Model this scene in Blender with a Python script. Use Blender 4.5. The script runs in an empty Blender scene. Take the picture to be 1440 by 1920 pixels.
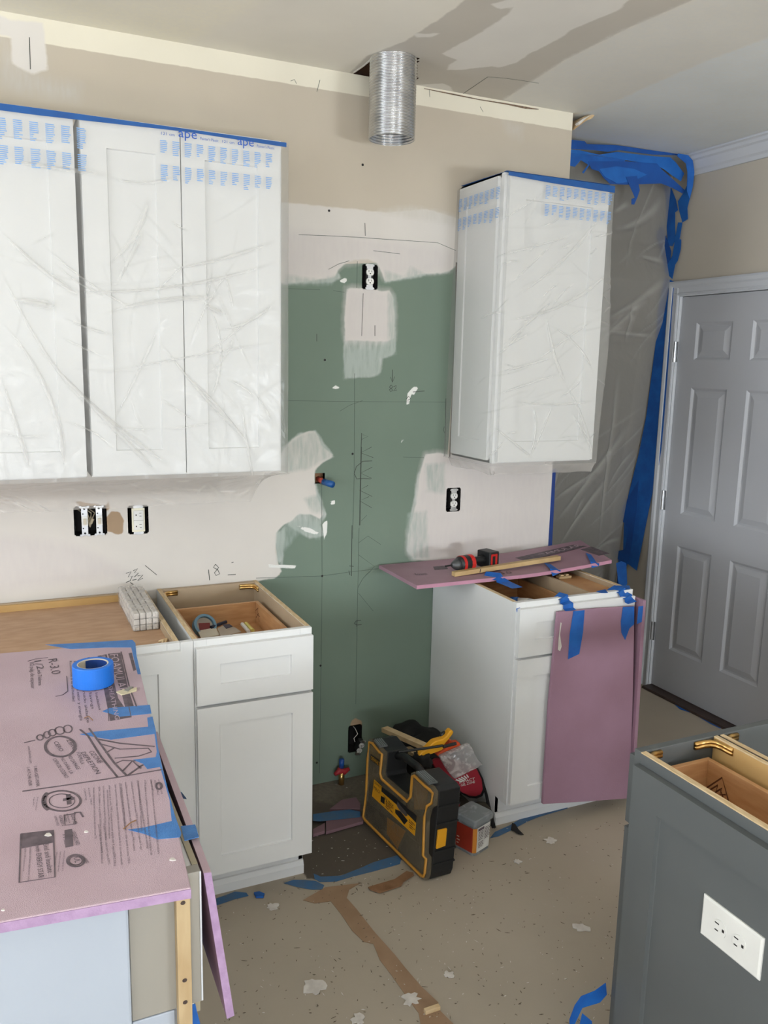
import bpy, bmesh, math, random
import numpy as np
from mathutils import Vector, Matrix, noise

S = bpy.context.scene
COL = S.collection
PI = math.pi
random.seed(7)

# ------------------------------------------------------------------ camera
YAW, PITCH, ROLL = 0.4369, -0.1758, 0.0224
CAM = Vector((-0.8549, -2.9476, 1.6832)); FPX = 1564.74
_cy, _sy, _cp, _sp = math.cos(YAW), math.sin(YAW), math.cos(PITCH), math.sin(PITCH)
FW = Vector((_sy*_cp, _cy*_cp, _sp)); RT = Vector((_cy, -_sy, 0)); UP = RT.cross(FW)
_c, _s = math.cos(ROLL), math.sin(ROLL)
RT, UP = _c*RT + _s*UP, -_s*RT + _c*UP
cd = bpy.data.cameras.new('camera'); cam = bpy.data.objects.new('camera', cd); COL.objects.link(cam)
cd.sensor_fit = 'HORIZONTAL'; cd.sensor_width = 36; cd.lens = 36*FPX/1440; cd.clip_start = .02
M = Matrix((RT, UP, -FW)).transposed().to_4x4(); M.translation = CAM
cam.matrix_world = M; S.camera = cam

# ------------------------------------------------------------------ world, lights, exposure
def lin(c):
    return tuple(((v/255)/12.92 if v/255 <= .04045 else ((v/255+.055)/1.055)**2.4) for v in c)
wd = bpy.data.worlds.new('world'); S.world = wd; wd.use_nodes = True
nt = wd.node_tree; nt.nodes.clear()
wo = nt.nodes.new('ShaderNodeOutputWorld'); wb = nt.nodes.new('ShaderNodeBackground')
sk = nt.nodes.new('ShaderNodeTexSky'); sk.sky_type = 'NISHITA'; sk.sun_disc = False
sk.sun_elevation = math.radians(40); sk.sun_rotation = math.radians(60)
wb.inputs['Strength'].default_value = .1
nt.links.new(sk.outputs[0], wb.inputs[0]); nt.links.new(wb.outputs[0], wo.inputs[0])

def area(name, loc, target, sx, sy, power, col):
    l = bpy.data.lights.new(name, 'AREA'); l.shape = 'RECTANGLE'; l.size = sx; l.size_y = sy
    l.energy = power; l.color = col
    o = bpy.data.objects.new(name, l); COL.objects.link(o); o.location = loc
    o.rotation_euler = (Vector(target)-Vector(loc)).to_track_quat('-Z', 'Y').to_euler()
    return o
# left window daylight, an added lamp further back, two added ceiling uplights, and the sun on the floor behind the viewer
area('daylight_and_fill', (-3.2, -1.5, 1.6), (0, -1.3, 1.9), 1.5, 1.4, 62, (.92, .965, 1))
area('daylight_and_fill', (-3.2, -4.0, 1.6), (0, -3.0, 1.9), 1.5, 1.4, 34, (.90, .955, 1))  # extra lamp at the rear left, added to balance the room light
area('daylight_and_fill', (-1.35, -5.22, .95), (-.9, -1.6, 2.69), 1.7, .35, 78, (.90, .955, 1))  # added uplight brightening the ceiling, in place of ground bounce
area('daylight_and_fill', (1.5, -5.22, 1.2), (1.5, -.6, 2.69), .9, .3, 74, (.88, .945, 1))  # second added uplight, for the right part of the ceiling
sl_ = bpy.data.lights.new('sun', 'SUN'); sl_.energy = 80; sl_.angle = .01; sl_.color = (.91, .955, 1)
so_ = bpy.data.objects.new('sun', sl_); COL.objects.link(so_); so_.rotation_euler = Vector((.10, .62, -1)).to_track_quat('-Z', 'Y').to_euler()
S.view_settings.view_transform = 'Standard'; S.view_settings.look = 'None'
S.view_settings.gamma = 1; S.view_settings.use_curve_mapping = False
S.view_settings.exposure = -0.2

# ------------------------------------------------------------------ pixel rays onto real planes
def ray(u, v):
    return (RT*((u-720)/FPX) - UP*((v-960)/FPX) + FW)
def W(u, v, ax, val):
    i = 'xyz'.index(ax); d = ray(u, v); t = (val-CAM[i])/d[i]
    return CAM + d*t
def WP(u, v, p0, n):
    d = ray(u, v); return CAM + d*((Vector(p0)-CAM).dot(n)/d.dot(n))

# ------------------------------------------------------------------ materials
def mat(name, rgb, rough=.6, metal=0, rgb2=None, nscale=8, bump=0, bscale=60, spec=.5, stretch=None, mixpos=(.35, .65), coat=0, trans=0, emis=None):
    m = bpy.data.materials.new(name); m.use_nodes = True; t = m.node_tree; L = t.links
    b = t.nodes['Principled BSDF']; b.inputs['Roughness'].default_value = rough; b.inputs['Metallic'].default_value = metal
    b.inputs['Specular IOR Level'].default_value = spec; b.inputs['Coat Weight'].default_value = coat
    b.inputs['Transmission Weight'].default_value = trans
    b.inputs['Base Color'].default_value = (*lin(rgb), 1)
    tc = t.nodes.new('ShaderNodeTexCoord'); mp = t.nodes.new('ShaderNodeMapping')
    L.new(tc.outputs['Object'], mp.inputs[0])
    if stretch: mp.inputs['Scale'].default_value = stretch
    if rgb2 is None: rgb2 = tuple(max(0, c*.95) for c in rgb)
    n = t.nodes.new('ShaderNodeTexNoise'); n.inputs['Scale'].default_value = nscale; n.inputs['Detail'].default_value = 5
    r = t.nodes.new('ShaderNodeValToRGB'); r.color_ramp.elements[0].position = mixpos[0]; r.color_ramp.elements[1].position = mixpos[1]
    r.color_ramp.elements[0].color = (*lin(rgb2), 1); r.color_ramp.elements[1].color = (*lin(rgb), 1)
    L.new(mp.outputs[0], n.inputs[0]); L.new(n.outputs[0], r.inputs[0]); L.new(r.outputs[0], b.inputs['Base Color'])
    if bump:
        n2 = t.nodes.new('ShaderNodeTexNoise'); n2.inputs['Scale'].default_value = bscale; n2.inputs['Detail'].default_value = 3
        bp = t.nodes.new('ShaderNodeBump'); bp.inputs['Strength'].default_value = bump; bp.inputs['Distance'].default_value = .002
        L.new(mp.outputs[0], n2.inputs[0]); L.new(n2.outputs[0], bp.inputs['Height']); L.new(bp.outputs[0], b.inputs['Normal'])
    return m

def film_mat(name, rgb, base, wr, scale=3.0, rough=.28, bump=.6, attr=False):
    m = bpy.data.materials.new(name); m.use_nodes = True; t = m.node_tree; L = t.links
    t.nodes.clear(); out = t.nodes.new('ShaderNodeOutputMaterial')
    tr = t.nodes.new('ShaderNodeBsdfTransparent'); tr.inputs[0].default_value = (.97, .97, .97, 1)
    pb = t.nodes.new('ShaderNodeBsdfPrincipled'); pb.inputs['Base Color'].default_value = (*lin(rgb), 1)
    pb.inputs['Roughness'].default_value = rough; pb.inputs['Specular IOR Level'].default_value = .6
    tl = t.nodes.new('ShaderNodeBsdfTranslucent'); tl.inputs[0].default_value = (*lin(rgb), 1)
    mx0 = t.nodes.new('ShaderNodeMixShader'); mx0.inputs[0].default_value = .35
    L.new(pb.outputs[0], mx0.inputs[1]); L.new(tl.outputs[0], mx0.inputs[2])
    mx = t.nodes.new('ShaderNodeMixShader'); L.new(tr.outputs[0], mx.inputs[1]); L.new(mx0.outputs[0], mx.inputs[2])
    if attr:
        at = t.nodes.new('ShaderNodeAttribute'); at.attribute_name = 'crease'; src = at.outputs['Fac']
        tc = t.nodes.new('ShaderNodeTexCoord'); n = t.nodes.new('ShaderNodeTexNoise'); n.inputs['Scale'].default_value = 5; n.inputs['Detail'].default_value = 3; n.inputs['Distortion'].default_value = 2.2
        L.new(tc.outputs['Object'], n.inputs[0])
        bp = t.nodes.new('ShaderNodeBump'); bp.inputs['Strength'].default_value = .35; bp.inputs['Distance'].default_value = .03
        L.new(n.outputs[0], bp.inputs['Height']); L.new(bp.outputs[0], pb.inputs['Normal'])
    else:
        tc = t.nodes.new('ShaderNodeTexCoord'); n = t.nodes.new('ShaderNodeTexNoise'); n.inputs['Scale'].default_value = scale; n.inputs['Detail'].default_value = 4
        n.inputs['Distortion'].default_value = 1.2; L.new(tc.outputs['Object'], n.inputs[0])
        c = t.nodes.new('ShaderNodeMapRange'); c.inputs['From Min'].default_value = .5; c.inputs['From Max'].default_value = .62; L.new(n.outputs[0], c.inputs['Value']); src = c.outputs[0]
        bp = t.nodes.new('ShaderNodeBump'); bp.inputs['Strength'].default_value = bump; bp.inputs['Distance'].default_value = .004
        L.new(n.outputs[0], bp.inputs['Height'])
        for q in (pb, tl): L.new(bp.outputs[0], q.inputs['Normal'])
    d = t.nodes.new('ShaderNodeMath'); d.operation = 'MULTIPLY_ADD'; d.inputs[1].default_value = wr; d.inputs[2].default_value = base
    L.new(src, d.inputs[0]); L.new(d.outputs[0], mx.inputs[0])
    L.new(mx.outputs[0], out.inputs[0]); return m

M_white = mat('white_cabinet_paint', (222, 223, 223), .42, rgb2=(218, 219, 219), nscale=3)
M_gray = mat('gray_cabinet_paint', (90, 94, 95), .45, rgb2=(86, 90, 91), nscale=3)
M_ply = mat('raw_plywood_edge', (214, 192, 155), .7, rgb2=(190, 164, 124), nscale=30, stretch=(6, 1, 6))
M_birch = mat('birch_drawer_wood', (196, 152, 108), .55, rgb2=(178, 132, 88), nscale=9, stretch=(1.2, 1.2, 9))
M_inner = mat('cabinet_inside_beige', (178, 158, 132), .6, rgb2=(168, 148, 122), nscale=5)
M_innerg = mat('cabinet_inside_gold', (196, 160, 104), .6, rgb2=(184, 148, 92), nscale=5)
M_board = mat('brown_top_board', (186, 152, 122), .6, rgb2=(172, 138, 108), nscale=14, stretch=(1, 3, 1))
M_pine = mat('pine_wood', (214, 190, 152), .65, rgb2=(196, 166, 124), nscale=10, stretch=(2, 2, 2))
M_brass = mat('brass', (222, 184, 118), .3, 1, rgb2=(190, 150, 90), nscale=30)
M_steel = mat('galvanised_steel', (205, 207, 210), .3, 1, rgb2=(180, 182, 186), nscale=20)
M_duct = mat('duct_aluminium', (218, 220, 222), .26, 1, rgb2=(195, 197, 200), nscale=20)
M_tape = mat('blue_painters_tape', (22, 98, 182), .6, rgb2=(16, 84, 165), nscale=18, bump=.3, bscale=200)
M_tapedk = mat('blue_tape_under_film', (14, 82, 150), .5, rgb2=(12, 72, 138), nscale=18)
M_tapel = mat('blue_tape_on_foam', (66, 124, 190), .5, rgb2=(56, 112, 178), nscale=40, bump=.5, bscale=400)
M_taped = mat('dusty_blue_floor_tape', (62, 106, 152), .7, rgb2=(76, 104, 134), nscale=25, bump=.3)
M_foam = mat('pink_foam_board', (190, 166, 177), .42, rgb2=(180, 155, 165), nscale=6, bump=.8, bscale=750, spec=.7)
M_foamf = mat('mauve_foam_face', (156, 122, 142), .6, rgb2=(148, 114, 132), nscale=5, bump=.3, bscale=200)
M_foame = mat('lavender_foam_edge', (166, 138, 172), .65, rgb2=(152, 124, 158), nscale=60, bump=.4, bscale=200)
M_ink = mat('black_print', (78, 68, 74), .6, rgb2=(104, 90, 98), nscale=60)
M_pencil = mat('pencil_line', (66, 72, 66), .8)
M_penlite = mat('faint_pencil_line', (82, 94, 86), .8)
M_black = mat('black_plastic', (26, 27, 29), .45, bump=.1)
M_dark = mat('dark_void', (20, 17, 16), .9)
M_outlet = mat('white_device_plastic', (226, 226, 222), .35)
M_slot = mat('slot_dark', (30, 28, 28), .7)
M_door = mat('gray_door_paint', (184, 186, 192), .42, rgb2=(180, 182, 188), nscale=2)
M_trim = mat('gray_white_trim_paint', (200, 203, 209), .42, rgb2=(196, 199, 205), nscale=2)
M_wallr = mat('tan_wall_paint', (192, 184, 171), .75, rgb2=(188, 180, 167), nscale=2, bump=.15, bscale=150)
M_yellow = mat('yellow_plastic', (226, 160, 28), .45)
M_amber = mat('translucent_yellow_seal', (196, 140, 52), .45)
M_red = mat('red_fabric', (150, 22, 42), .75, bump=.3, bscale=400)
M_orange = mat('orange_plastic', (206, 74, 26), .5)
M_olive = mat('olive_fabric', (68, 64, 54), .9, bump=.4, bscale=300)
M_blackf = mat('black_fabric', (22, 21, 22), .9, bump=.4, bscale=300)
M_card = mat('brown_cardboard', (142, 106, 76), .8, rgb2=(124, 90, 62), nscale=20)
M_brownt = mat('brown_paper_tape', (158, 130, 104), .6, rgb2=(146, 118, 92), nscale=12)
M_plaster = mat('white_plaster', (216, 212, 206), .8, rgb2=(196, 190, 184), nscale=30)
M_cream = mat('cream_paper', (214, 206, 188), .8)
M_bluepr = mat('blue_film_print', (128, 168, 214), .6, rgb2=(104, 150, 206), nscale=60)
M_bluedk = mat('blue_film_logo', (30, 84, 176), .6)
M_thr = mat('dark_wood_threshold', (72, 56, 50), .5, rgb2=(50, 38, 34), nscale=20, stretch=(8, 1, 8))
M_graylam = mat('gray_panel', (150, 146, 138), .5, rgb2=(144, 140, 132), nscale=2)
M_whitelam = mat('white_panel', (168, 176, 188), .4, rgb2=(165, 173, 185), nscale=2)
M_clear = film_mat('clear_case_plastic', (165, 152, 128), .30, .2, 30, rough=.2, bump=.1)
M_clearlid = film_mat('clear_tub_plastic', (190, 196, 200), .45, .2, 20, rough=.25, bump=.1)
M_bag = film_mat('clear_bag_film', (215, 212, 212), .38, .5, 26, rough=.2, bump=.8)
M_film = film_mat('painters_film', (212, 211, 207), .24, .34, attr=True, rough=.2)
M_filmu = film_mat('painters_film_hanging', (228, 224, 219), .38, .30, attr=True, rough=.25)
M_filmr = film_mat('painters_film_cabinet', (214, 213, 209), .26, .34, attr=True, rough=.2)
M_sheet = film_mat('plastic_dust_sheet', (215, 213, 208), .42, .30, attr=True, rough=.25)
M_wrap = film_mat('shrink_wrap', (228, 226, 224), .22, .3, 30, rough=.2, bump=.6)

# ------------------------------------------------------------------ mesh building
class MB:
    def __init__(s): s.v = []; s.f = []
    def add(s, vs, fs):
        o = len(s.v); s.v += [Vector(v) for v in vs]; s.f += [tuple(i+o for i in f) for f in fs]; return s
    def box(s, a, b):
        x0, y0, z0 = a; x1, y1, z1 = b
        x0, x1 = min(x0, x1), max(x0, x1); y0, y1 = min(y0, y1), max(y0, y1); z0, z1 = min(z0, z1), max(z0, z1)
        return s.add([(x0,y0,z0),(x1,y0,z0),(x1,y1,z0),(x0,y1,z0),(x0,y0,z1),(x1,y0,z1),(x1,y1,z1),(x0,y1,z1)],
                     [(0,3,2,1),(4,5,6,7),(0,1,5,4),(1,2,6,5),(2,3,7,6),(3,0,4,7)])
    def prism(s, pts, d):                       # polygon (3-D points) swept by the vector d
        n = len(pts); P = [Vector(p) for p in pts]; d = Vector(d)
        nr = Vector((0,0,0))
        for i in range(n): nr += P[i].cross(P[(i+1) % n])
        if nr.dot(d) > 0: P = P[::-1]
        return s.add(P + [p+d for p in P], [tuple(range(n)), tuple(range(2*n-1, n-1, -1))] +
                     [(i, i+n, (i+1) % n + n, (i+1) % n) for i in range(n)])
    def frustum(s, A, B):                       # two rings with equal counts
        n = len(A)
        return s.add(list(A)+list(B), [tuple(range(n-1, -1, -1)), tuple(range(n, 2*n))] + [(i, (i+1) % n, (i+1) % n+n, i+n) for i in range(n)])
    def tube(s, pts, r, n=8, caps=True):
        P = [Vector(p) for p in pts]; rings = []
        R = r if isinstance(r, (list, tuple)) else [r]*len(P)
        up = Vector((0,0,1))
        for i, p in enumerate(P):
            d = (P[min(i+1, len(P)-1)]-P[max(i-1, 0)]).normalized()
            a = d.cross(up)
            if a.length < .05: a = d.cross(Vector((1,0,0)))
            a.normalize(); b = d.cross(a).normalized()
            rings.append([p + (a*math.cos(2*PI*k/n)+b*math.sin(2*PI*k/n))*R[i] for k in range(n)])
        o = len(s.v)
        for rg in rings: s.v += rg
        for i in range(len(P)-1):
            for k in range(n):
                s.f.append((o+i*n+k, o+i*n+(k+1) % n, o+(i+1)*n+(k+1) % n, o+(i+1)*n+k))
        if caps: s.f.append(tuple(o+k for k in range(n-1, -1, -1))); s.f.append(tuple(o+(len(P)-1)*n+k for k in range(n)))
        return s
    def lathe(s, prof, n=24, c=(0,0,0), closed=False):
        o = len(s.v); c = Vector(c)
        for r, z in prof:
            for k in range(n): s.v.append(c+Vector((r*math.cos(2*PI*k/n), r*math.sin(2*PI*k/n), z)))
        m = len(prof)
        for i in range(m if closed else m-1):
            j = (i+1) % m
            for k in range(n): s.f.append((o+i*n+k, o+i*n+(k+1) % n, o+j*n+(k+1) % n, o+j*n+k))
        return s
    def ribbon(s, pts, wdt, nrm, th=.0006):     # flat strip following a polyline, lying against direction nrm
        P = [Vector(p) for p in pts]; nrm = Vector(nrm).normalized(); L_ = []; R_ = []
        for i, p in enumerate(P):
            d = (P[min(i+1, len(P)-1)]-P[max(i-1, 0)]).normalized(); a = d.cross(nrm).normalized()
            w = wdt[i] if isinstance(wdt, (list, tuple)) else wdt
            L_.append(p+a*w/2); R_.append(p-a*w/2)
        n = len(P); q = nrm*th
        vs = L_+R_+[p+q for p in L_]+[p+q for p in R_]; fs = []
        for i in range(n-1):
            fs += [(i, i+1, n+i+1, n+i), (2*n+i, 3*n+i, 3*n+i+1, 2*n+i+1), (i, 2*n+i, 2*n+i+1, i+1), (n+i, n+i+1, 3*n+i+1, 3*n+i)]
        fs += [(0, n, 3*n, 2*n), (n-1, 3*n-1, 4*n-1, 2*n-1)]
        return s.add(vs, fs)
    def tf(s, m):
        s.v = [m @ v for v in s.v]; return s
    def build(s, name, m, parent=None, smooth=False, bevel=0, solid=0):
        me = bpy.data.meshes.new(name); me.from_pydata([tuple(v) for v in s.v], [], s.f); me.update()
        me.materials.append(m)
        if smooth: me.polygons.foreach_set('use_smooth', [True]*len(me.polygons))
        o = bpy.data.objects.new(name, me); COL.objects.link(o)
        if parent:
            o.parent = parent
            o.matrix_parent_inverse = wmat(parent).inverted()
        if bevel:
            bv = o.modifiers.new('bevel', 'BEVEL'); bv.width = bevel; bv.segments = 2; bv.limit_method = 'ANGLE'
        return o
def wmat(o):
    m = Matrix.LocRotScale(o.location, o.rotation_euler, o.scale)
    if o.parent: m = wmat(o.parent) @ o.matrix_parent_inverse @ m
    return m
def tag(o, label, cat, group=None, kind=None):
    o['label'] = label
    if cat: o['category'] = cat
    if group: o['group'] = group
    if kind: o['kind'] = kind
    return o
def struct(o): o['kind'] = 'structure'; return o
def thing(name, loc, label, cat, group=None):
    o = bpy.data.objects.new(name, None); COL.objects.link(o); o.location = loc; o.empty_display_size = .05
    return tag(o, label, cat, group)
def part_label(o, l): o['label'] = l; return o

def text_mesh(txt, name='printed_lettering'):
    c = bpy.data.curves.new(name, 'FONT'); c.body = txt; c.size = 1; c.resolution_u = 2
    o = bpy.data.objects.new('tmp', c); COL.objects.link(o)
    bpy.context.view_layer.update()
    me = bpy.data.meshes.new_from_object(o.evaluated_get(bpy.context.evaluated_depsgraph_get()))
    vs = [v.co.copy() for v in me.vertices]; fs = [tuple(p.vertices) for p in me.polygons]
    bpy.data.objects.remove(o); bpy.data.curves.remove(c); bpy.data.meshes.remove(me)
    return vs, fs
_tc = {}
def text_on(mb, txt, p0, p1, h, nrm, lift=.0008):
    """letters from p0 to p1 (baseline), cap height h, lying on the plane with normal nrm"""
    if txt not in _tc: _tc[txt] = text_mesh(txt)
    vs, fs = _tc[txt]
    if not vs: return
    x0 = min(v.x for v in vs); x1 = max(v.x for v in vs)
    y1 = max(v.y for v in vs); d = (Vector(p1)-Vector(p0)); n = Vector(nrm).normalized(); up = n.cross(d).normalized()
    sx = 1/(x1-x0); sy = h/y1
    mb.add([Vector(p0)+d*((v.x-x0)*sx)+up*(v.y*sy)+n*lift for v in vs], fs)

def bars(mb, p0, p1, up, rows, pitch, thick, nrm, lift=.0008, seed=0):
    """small unreadable paragraph: rows of broken word dashes"""
    rr = random.Random(seed); d = (Vector(p1)-Vector(p0)); Ln = d.length; d.normalize(); up = Vector(up).normalized(); n = Vector(nrm).normalized()
    for r in range(rows):
        b = Vector(p0)-up*(r*pitch)+n*lift; x = 0; end = Ln*(1 if r < rows-1 else rr.uniform(.3, .8))*rr.uniform(.93, 1)
        while x < end:
            w = min(rr.uniform(1.2, 4.5)*pitch*.8, end-x)
            if w > .0008: mb.add([b+d*x, b+d*(x+w), b+d*(x+w)+up*thick, b+d*x+up*thick], [(0,1,2,3)])
            x += w+pitch*.35

# ------------------------------------------------------------------ painted-surface masks (signed distance to traced patch outlines)
def sdf(X, Y, poly):
    P = np.array(poly); Q = np.roll(P, -1, 0); D = np.full(X.shape, 1e9); ins = np.zeros(X.shape, bool)
    for (ax, ay), (bx, by) in zip(P, Q):
        ex, ey = bx-ax, by-ay; t = np.clip(((X-ax)*ex+(Y-ay)*ey)/(ex*ex+ey*ey+1e-12), 0, 1)
        D = np.minimum(D, np.hypot(X-ax-t*ex, Y-ay-t*ey))
        c = ((ay > Y) != (by > Y)); xx = ax+(Y-ay)*ex/(ey if abs(ey) > 1e-12 else 1e-12)
        ins ^= c & (X < xx)
    return np.clip(np.where(ins, D, -D), -.06, .06)
def masked_mat(name, base, layers, rough=.75, bump=.15):
    """layers: (attribute, rgb, edge noise amp, edge softness, opacity)"""
    m = bpy.data.materials.new(name); m.use_nodes = True; t = m.node_tree; L = t.links; b = t.nodes['Principled BSDF']
    b.inputs['Roughness'].default_value = rough; b.inputs['Specular IOR Level'].default_value = .3
    tc = t.nodes.new('ShaderNodeTexCoord')
    def nz(scale, det, st=None):
        mp = t.nodes.new('ShaderNodeMapping'); n = t.nodes.new('ShaderNodeTexNoise'); L.new(tc.outputs['Object'], mp.inputs[0]); L.new(mp.outputs[0], n.inputs[0])
        if st: mp.inputs['Scale'].default_value = st
        n.inputs['Scale'].default_value = scale; n.inputs['Detail'].default_value = det; return n.outputs[0]
    def math_(op, a, b_):
        n = t.nodes.new('ShaderNodeMath'); n.operation = op
        for i, q in enumerate((a, b_)):
            if isinstance(q, (int, float)): n.inputs[i].default_value = q
            else: L.new(q, n.inputs[i])
        return n.outputs[0]
    N = nz(28, 6); N2 = nz(70, 4, (1, 1, .2)); N0 = nz(2.5, 4)
    mot = t.nodes.new('ShaderNodeMapRange'); mot.inputs['To Min'].default_value = .94; mot.inputs['To Max'].default_value = 1.04
    mot.inputs['From Min'].default_value = .3; mot.inputs['From Max'].default_value = .7; L.new(N0, mot.inputs['Value'])
    cur = t.nodes.new('ShaderNodeRGB'); cur.outputs[0].default_value = (*lin(base), 1); cur = cur.outputs[0]
    for (at, rgb, amp, soft, op) in layers:
        a = t.nodes.new('ShaderNodeAttribute'); a.attribute_name = at
        s_ = math_('ADD', a.outputs['Fac'], math_('MULTIPLY', math_('SUBTRACT', N, .5), amp*2))
        r = t.nodes.new('ShaderNodeMapRange'); r.inputs['From Min'].default_value = -soft; r.inputs['From Max'].default_value = soft; L.new(s_, r.inputs['Value'])
        f = r.outputs[0]
        if op < 1:
            q = t.nodes.new('ShaderNodeMapRange'); q.inputs['From Min'].default_value = .35; q.inputs['From Max'].default_value = .65
            q.inputs['To Min'].default_value = op-.22; q.inputs['To Max'].default_value = min(1, op+.22); L.new(N2, q.inputs['Value'])
            f = math_('MULTIPLY', f, q.outputs[0])
        mx = t.nodes.new('ShaderNodeMix'); mx.data_type = 'RGBA'; L.new(f, mx.inputs['Factor']); L.new(cur, mx.inputs['A'])
        mx.inputs['B'].default_value = (*lin(rgb), 1); cur = mx.outputs['Result']
    vm = t.nodes.new('ShaderNodeVectorMath'); vm.operation = 'SCALE'; L.new(cur, vm.inputs[0]); L.new(mot.outputs[0], vm.inputs['Scale'])
    L.new(vm.outputs[0], b.inputs['Base Color'])
    bp = t.nodes.new('ShaderNodeBump'); bp.inputs['Strength'].default_value = bump; bp.inputs['Distance'].default_value = .003
    L.new(N, bp.inputs['Height']); L.new(bp.outputs[0], b.inputs['Normal'])
    return m
def grid_surface(name, xs, ys, f3, masks, m, holes=(), flip=False):
    X, Y = np.meshgrid(xs, ys); nx, ny = len(xs), len(ys)
    pts = f3(X.ravel(), Y.ravel())
    cx = (X[:-1, :-1]+X[1:, 1:])/2; cyy = (Y[:-1, :-1]+Y[1:, 1:])/2; keep = np.ones(cx.shape, bool)
    for h in holes: keep &= ~(sdf(cx, cyy, h) > 0)
    I = np.arange(nx*ny).reshape(ny, nx)
    Q = np.stack([I[:-1, :-1], I[:-1, 1:], I[1:, 1:], I[1:, :-1]], -1)[keep]
    if flip: Q = Q[:, ::-1]
    me = bpy.data.meshes.new(name); me.from_pydata(pts.tolist(), [], Q.tolist()); me.update(); me.materials.append(m)
    for nm, polys in masks.items():
        at = me.attributes.new(nm, 'FLOAT', 'POINT'); d = np.full(X.shape, -.06)
        for p in polys: d = np.maximum(d, sdf(X, Y, p))
        at.data.foreach_set('value', d.ravel().astype(np.float32))
    o = bpy.data.objects.new(name, me); COL.objects.link(o); return struct(o)
def px(ax, val, pts, ia, ib):
    return [(lambda w: (w[ia], w[ib]))(W(u, v, ax, val)) for u, v in pts]
def wallp(pts): return px('y', 0, pts, 0, 2)

# ================================================================== LARGE STRUCTURE
ZC = 2.693; XE = 1.322; XR = 2.267; XL = -3.3; YB = -5.4; WT = .28
rect = lambda x0, z0, x1, z1: [(x0, z0), (x1, z0), (x1, z1), (x0, z1)]
green = wallp([(500,500),(540,498),(862,488),(850,700),(838,866),(815,1100),(800,1480),(700,1560),(480,1600),(470,1085),(525,1080),(500,900)])
cream = [(-3.4, 2.622), (-.66, 2.622), (.12, 2.624), (.7, 2.626), (1.33, 2.627), (1.4, 2.8), (-3.4, 2.8)]
band = wallp([(480,375),(560,382),(640,390),(720,398),(800,392),(866,412),(862,486),(850,505),(828,512),(790,514),(745,524),(722,528),(714,508),(706,492),(688,486),(664,487),(648,494),(634,506),(628,520),(560,530),(500,532)])
leftw = wallp([(-700,880),(-100,850),(527,850),(536,838),(552,820),(576,809),(590,808),(606,838),(626,855),(604,868),(592,880),(590,908),(596,935),(606,962),(600,974),(582,964),(560,964),(545,978),(530,985),(519,1000),(516,1030),(521,1055),(528,1072),(516,1084),(492,1087),(470,1098),(-700,1250)])
rightw = wallp([(798,852),(818,849),(836,852),(1100,860),(1100,1075),(840,1056),(800,1052),(775,1048),(764,1032),(766,1000),(776,965),(783,930),(787,890)])
patch = wallp([(650,541),(700,540),(712,546),(730,546),(738,560),(740,600),(738,636),(728,640),(648,638),(646,600)])
thin1 = wallp([(645,630),(741,612),(742,655),(738,665),(718,672),(714,700),(700,706),(646,710),(644,660)])
thin2 = wallp([(529,500),(560,505),(630,505),(640,520),(620,530),(560,531),(530,533)])
thin3 = wallp([(528,840),(560,812),(592,808),(627,856),(600,870),(560,880),(528,885)])
thin4 = wallp([(590,900),(612,965),(600,985),(612,1003),(580,1010),(540,985),(516,1000),(516,1050),(530,1060),(535,985),(560,955)])
thin5 = wallp([(783,890),(800,852),(835,852),(834,905),(800,910),(790,925),(805,955),(803,1045),(772,1048),(762,1030),(768,980)])
thin6 = wallp([(722,502),(790,500),(850,500),(840,512),(800,516),(745,526),(722,530)])
thinw = wallp([(708,395),(770,385),(862,405),(862,425),(790,412),(720,402)])
marks = [wallp(p) for p in ([(762,758),(764,738),(776,724),(779,728),(770,742),(766,762)], [(771,736),(780,724),(784,728),(775,742)], [(622,728),(628,722),(640,725),(632,730)],
         [(750,826),(757,824),(752,830)], [(555,985),(580,990),(600,1000),(598,1004),(570,996)], [(604,980),(614,976),(613,1000),(608,1012)], [(500,1058),(556,1060),(552,1066),(505,1064)], [(618,940),(628,938),(628,946),(620,946)],
         [(722,546),(727,541),(727,548)], [(745,545),(748,543),(748,548)], [(640,524),(650,520),(650,532),(636,528)])]
creamp = wallp([(-20,20),(22,38),(80,42),(90,130),(60,140),(22,118),(20,70),(-20,60)])
smear = wallp([(60,140),(110,152),(150,158),(148,190),(60,178),(0,160),(0,60),(22,100)])
streak = wallp([(945,225),(962,232),(978,238),(976,262),(968,250),(962,255),(950,245)])
brown = wallp([(196,972),(208,960),(224,960),(232,975),(231,1000),(220,1003),(210,997),(199,996)])
brown2 = wallp([(140,938),(175,945),(198,948),(203,938),(206,952),(196,960),(150,950)])
mudleft = wallp([(-50,1000),(60,1010),(140,1020),(260,1080),(60,1100),(-50,1120)])
Mwall = masked_mat('patched_drywall', (190, 180, 164), [
    ('smear', (196, 191, 183), .01, .02, .6), ('cream', (226, 220, 203), .003, .0015, 1), ('creamp', (216, 211, 205), .006, .004, 1),
    ('green', (112, 128, 115), .0015, .001, 1), ('thin', (190, 194, 190), .006, .004, .62),
    ('white', (209, 204, 198), .005, .003, 1), ('mud', (202, 196, 193), .01, .02, .9), ('thint', (200, 195, 186), .008, .01, .6), ('veil', (158, 170, 163), .008, .008, .5), ('marks', (224, 224, 220), .002, .001, 1), ('brown', (164, 140, 114), .006, .002, 1)])
boxes_px = {'top': [(681,497),(706,500),(706,541),(682,540)], 'gfci': [(241,951),(274,949),(277,998),(243,1000)], 'sw': [(140,952),(196,950),(199,1000),(142,1003)],
            'right': [(839,917),(861,919),(861,956),(839,958)], 'low': [(655,1364),(677,1359),(676,1404),(654,1410)]}
def bbox(p): q = wallp(p); return min(a for a, b in q), min(b for a, b in q), max(a for a, b in q), max(b for a, b in q)
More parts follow.
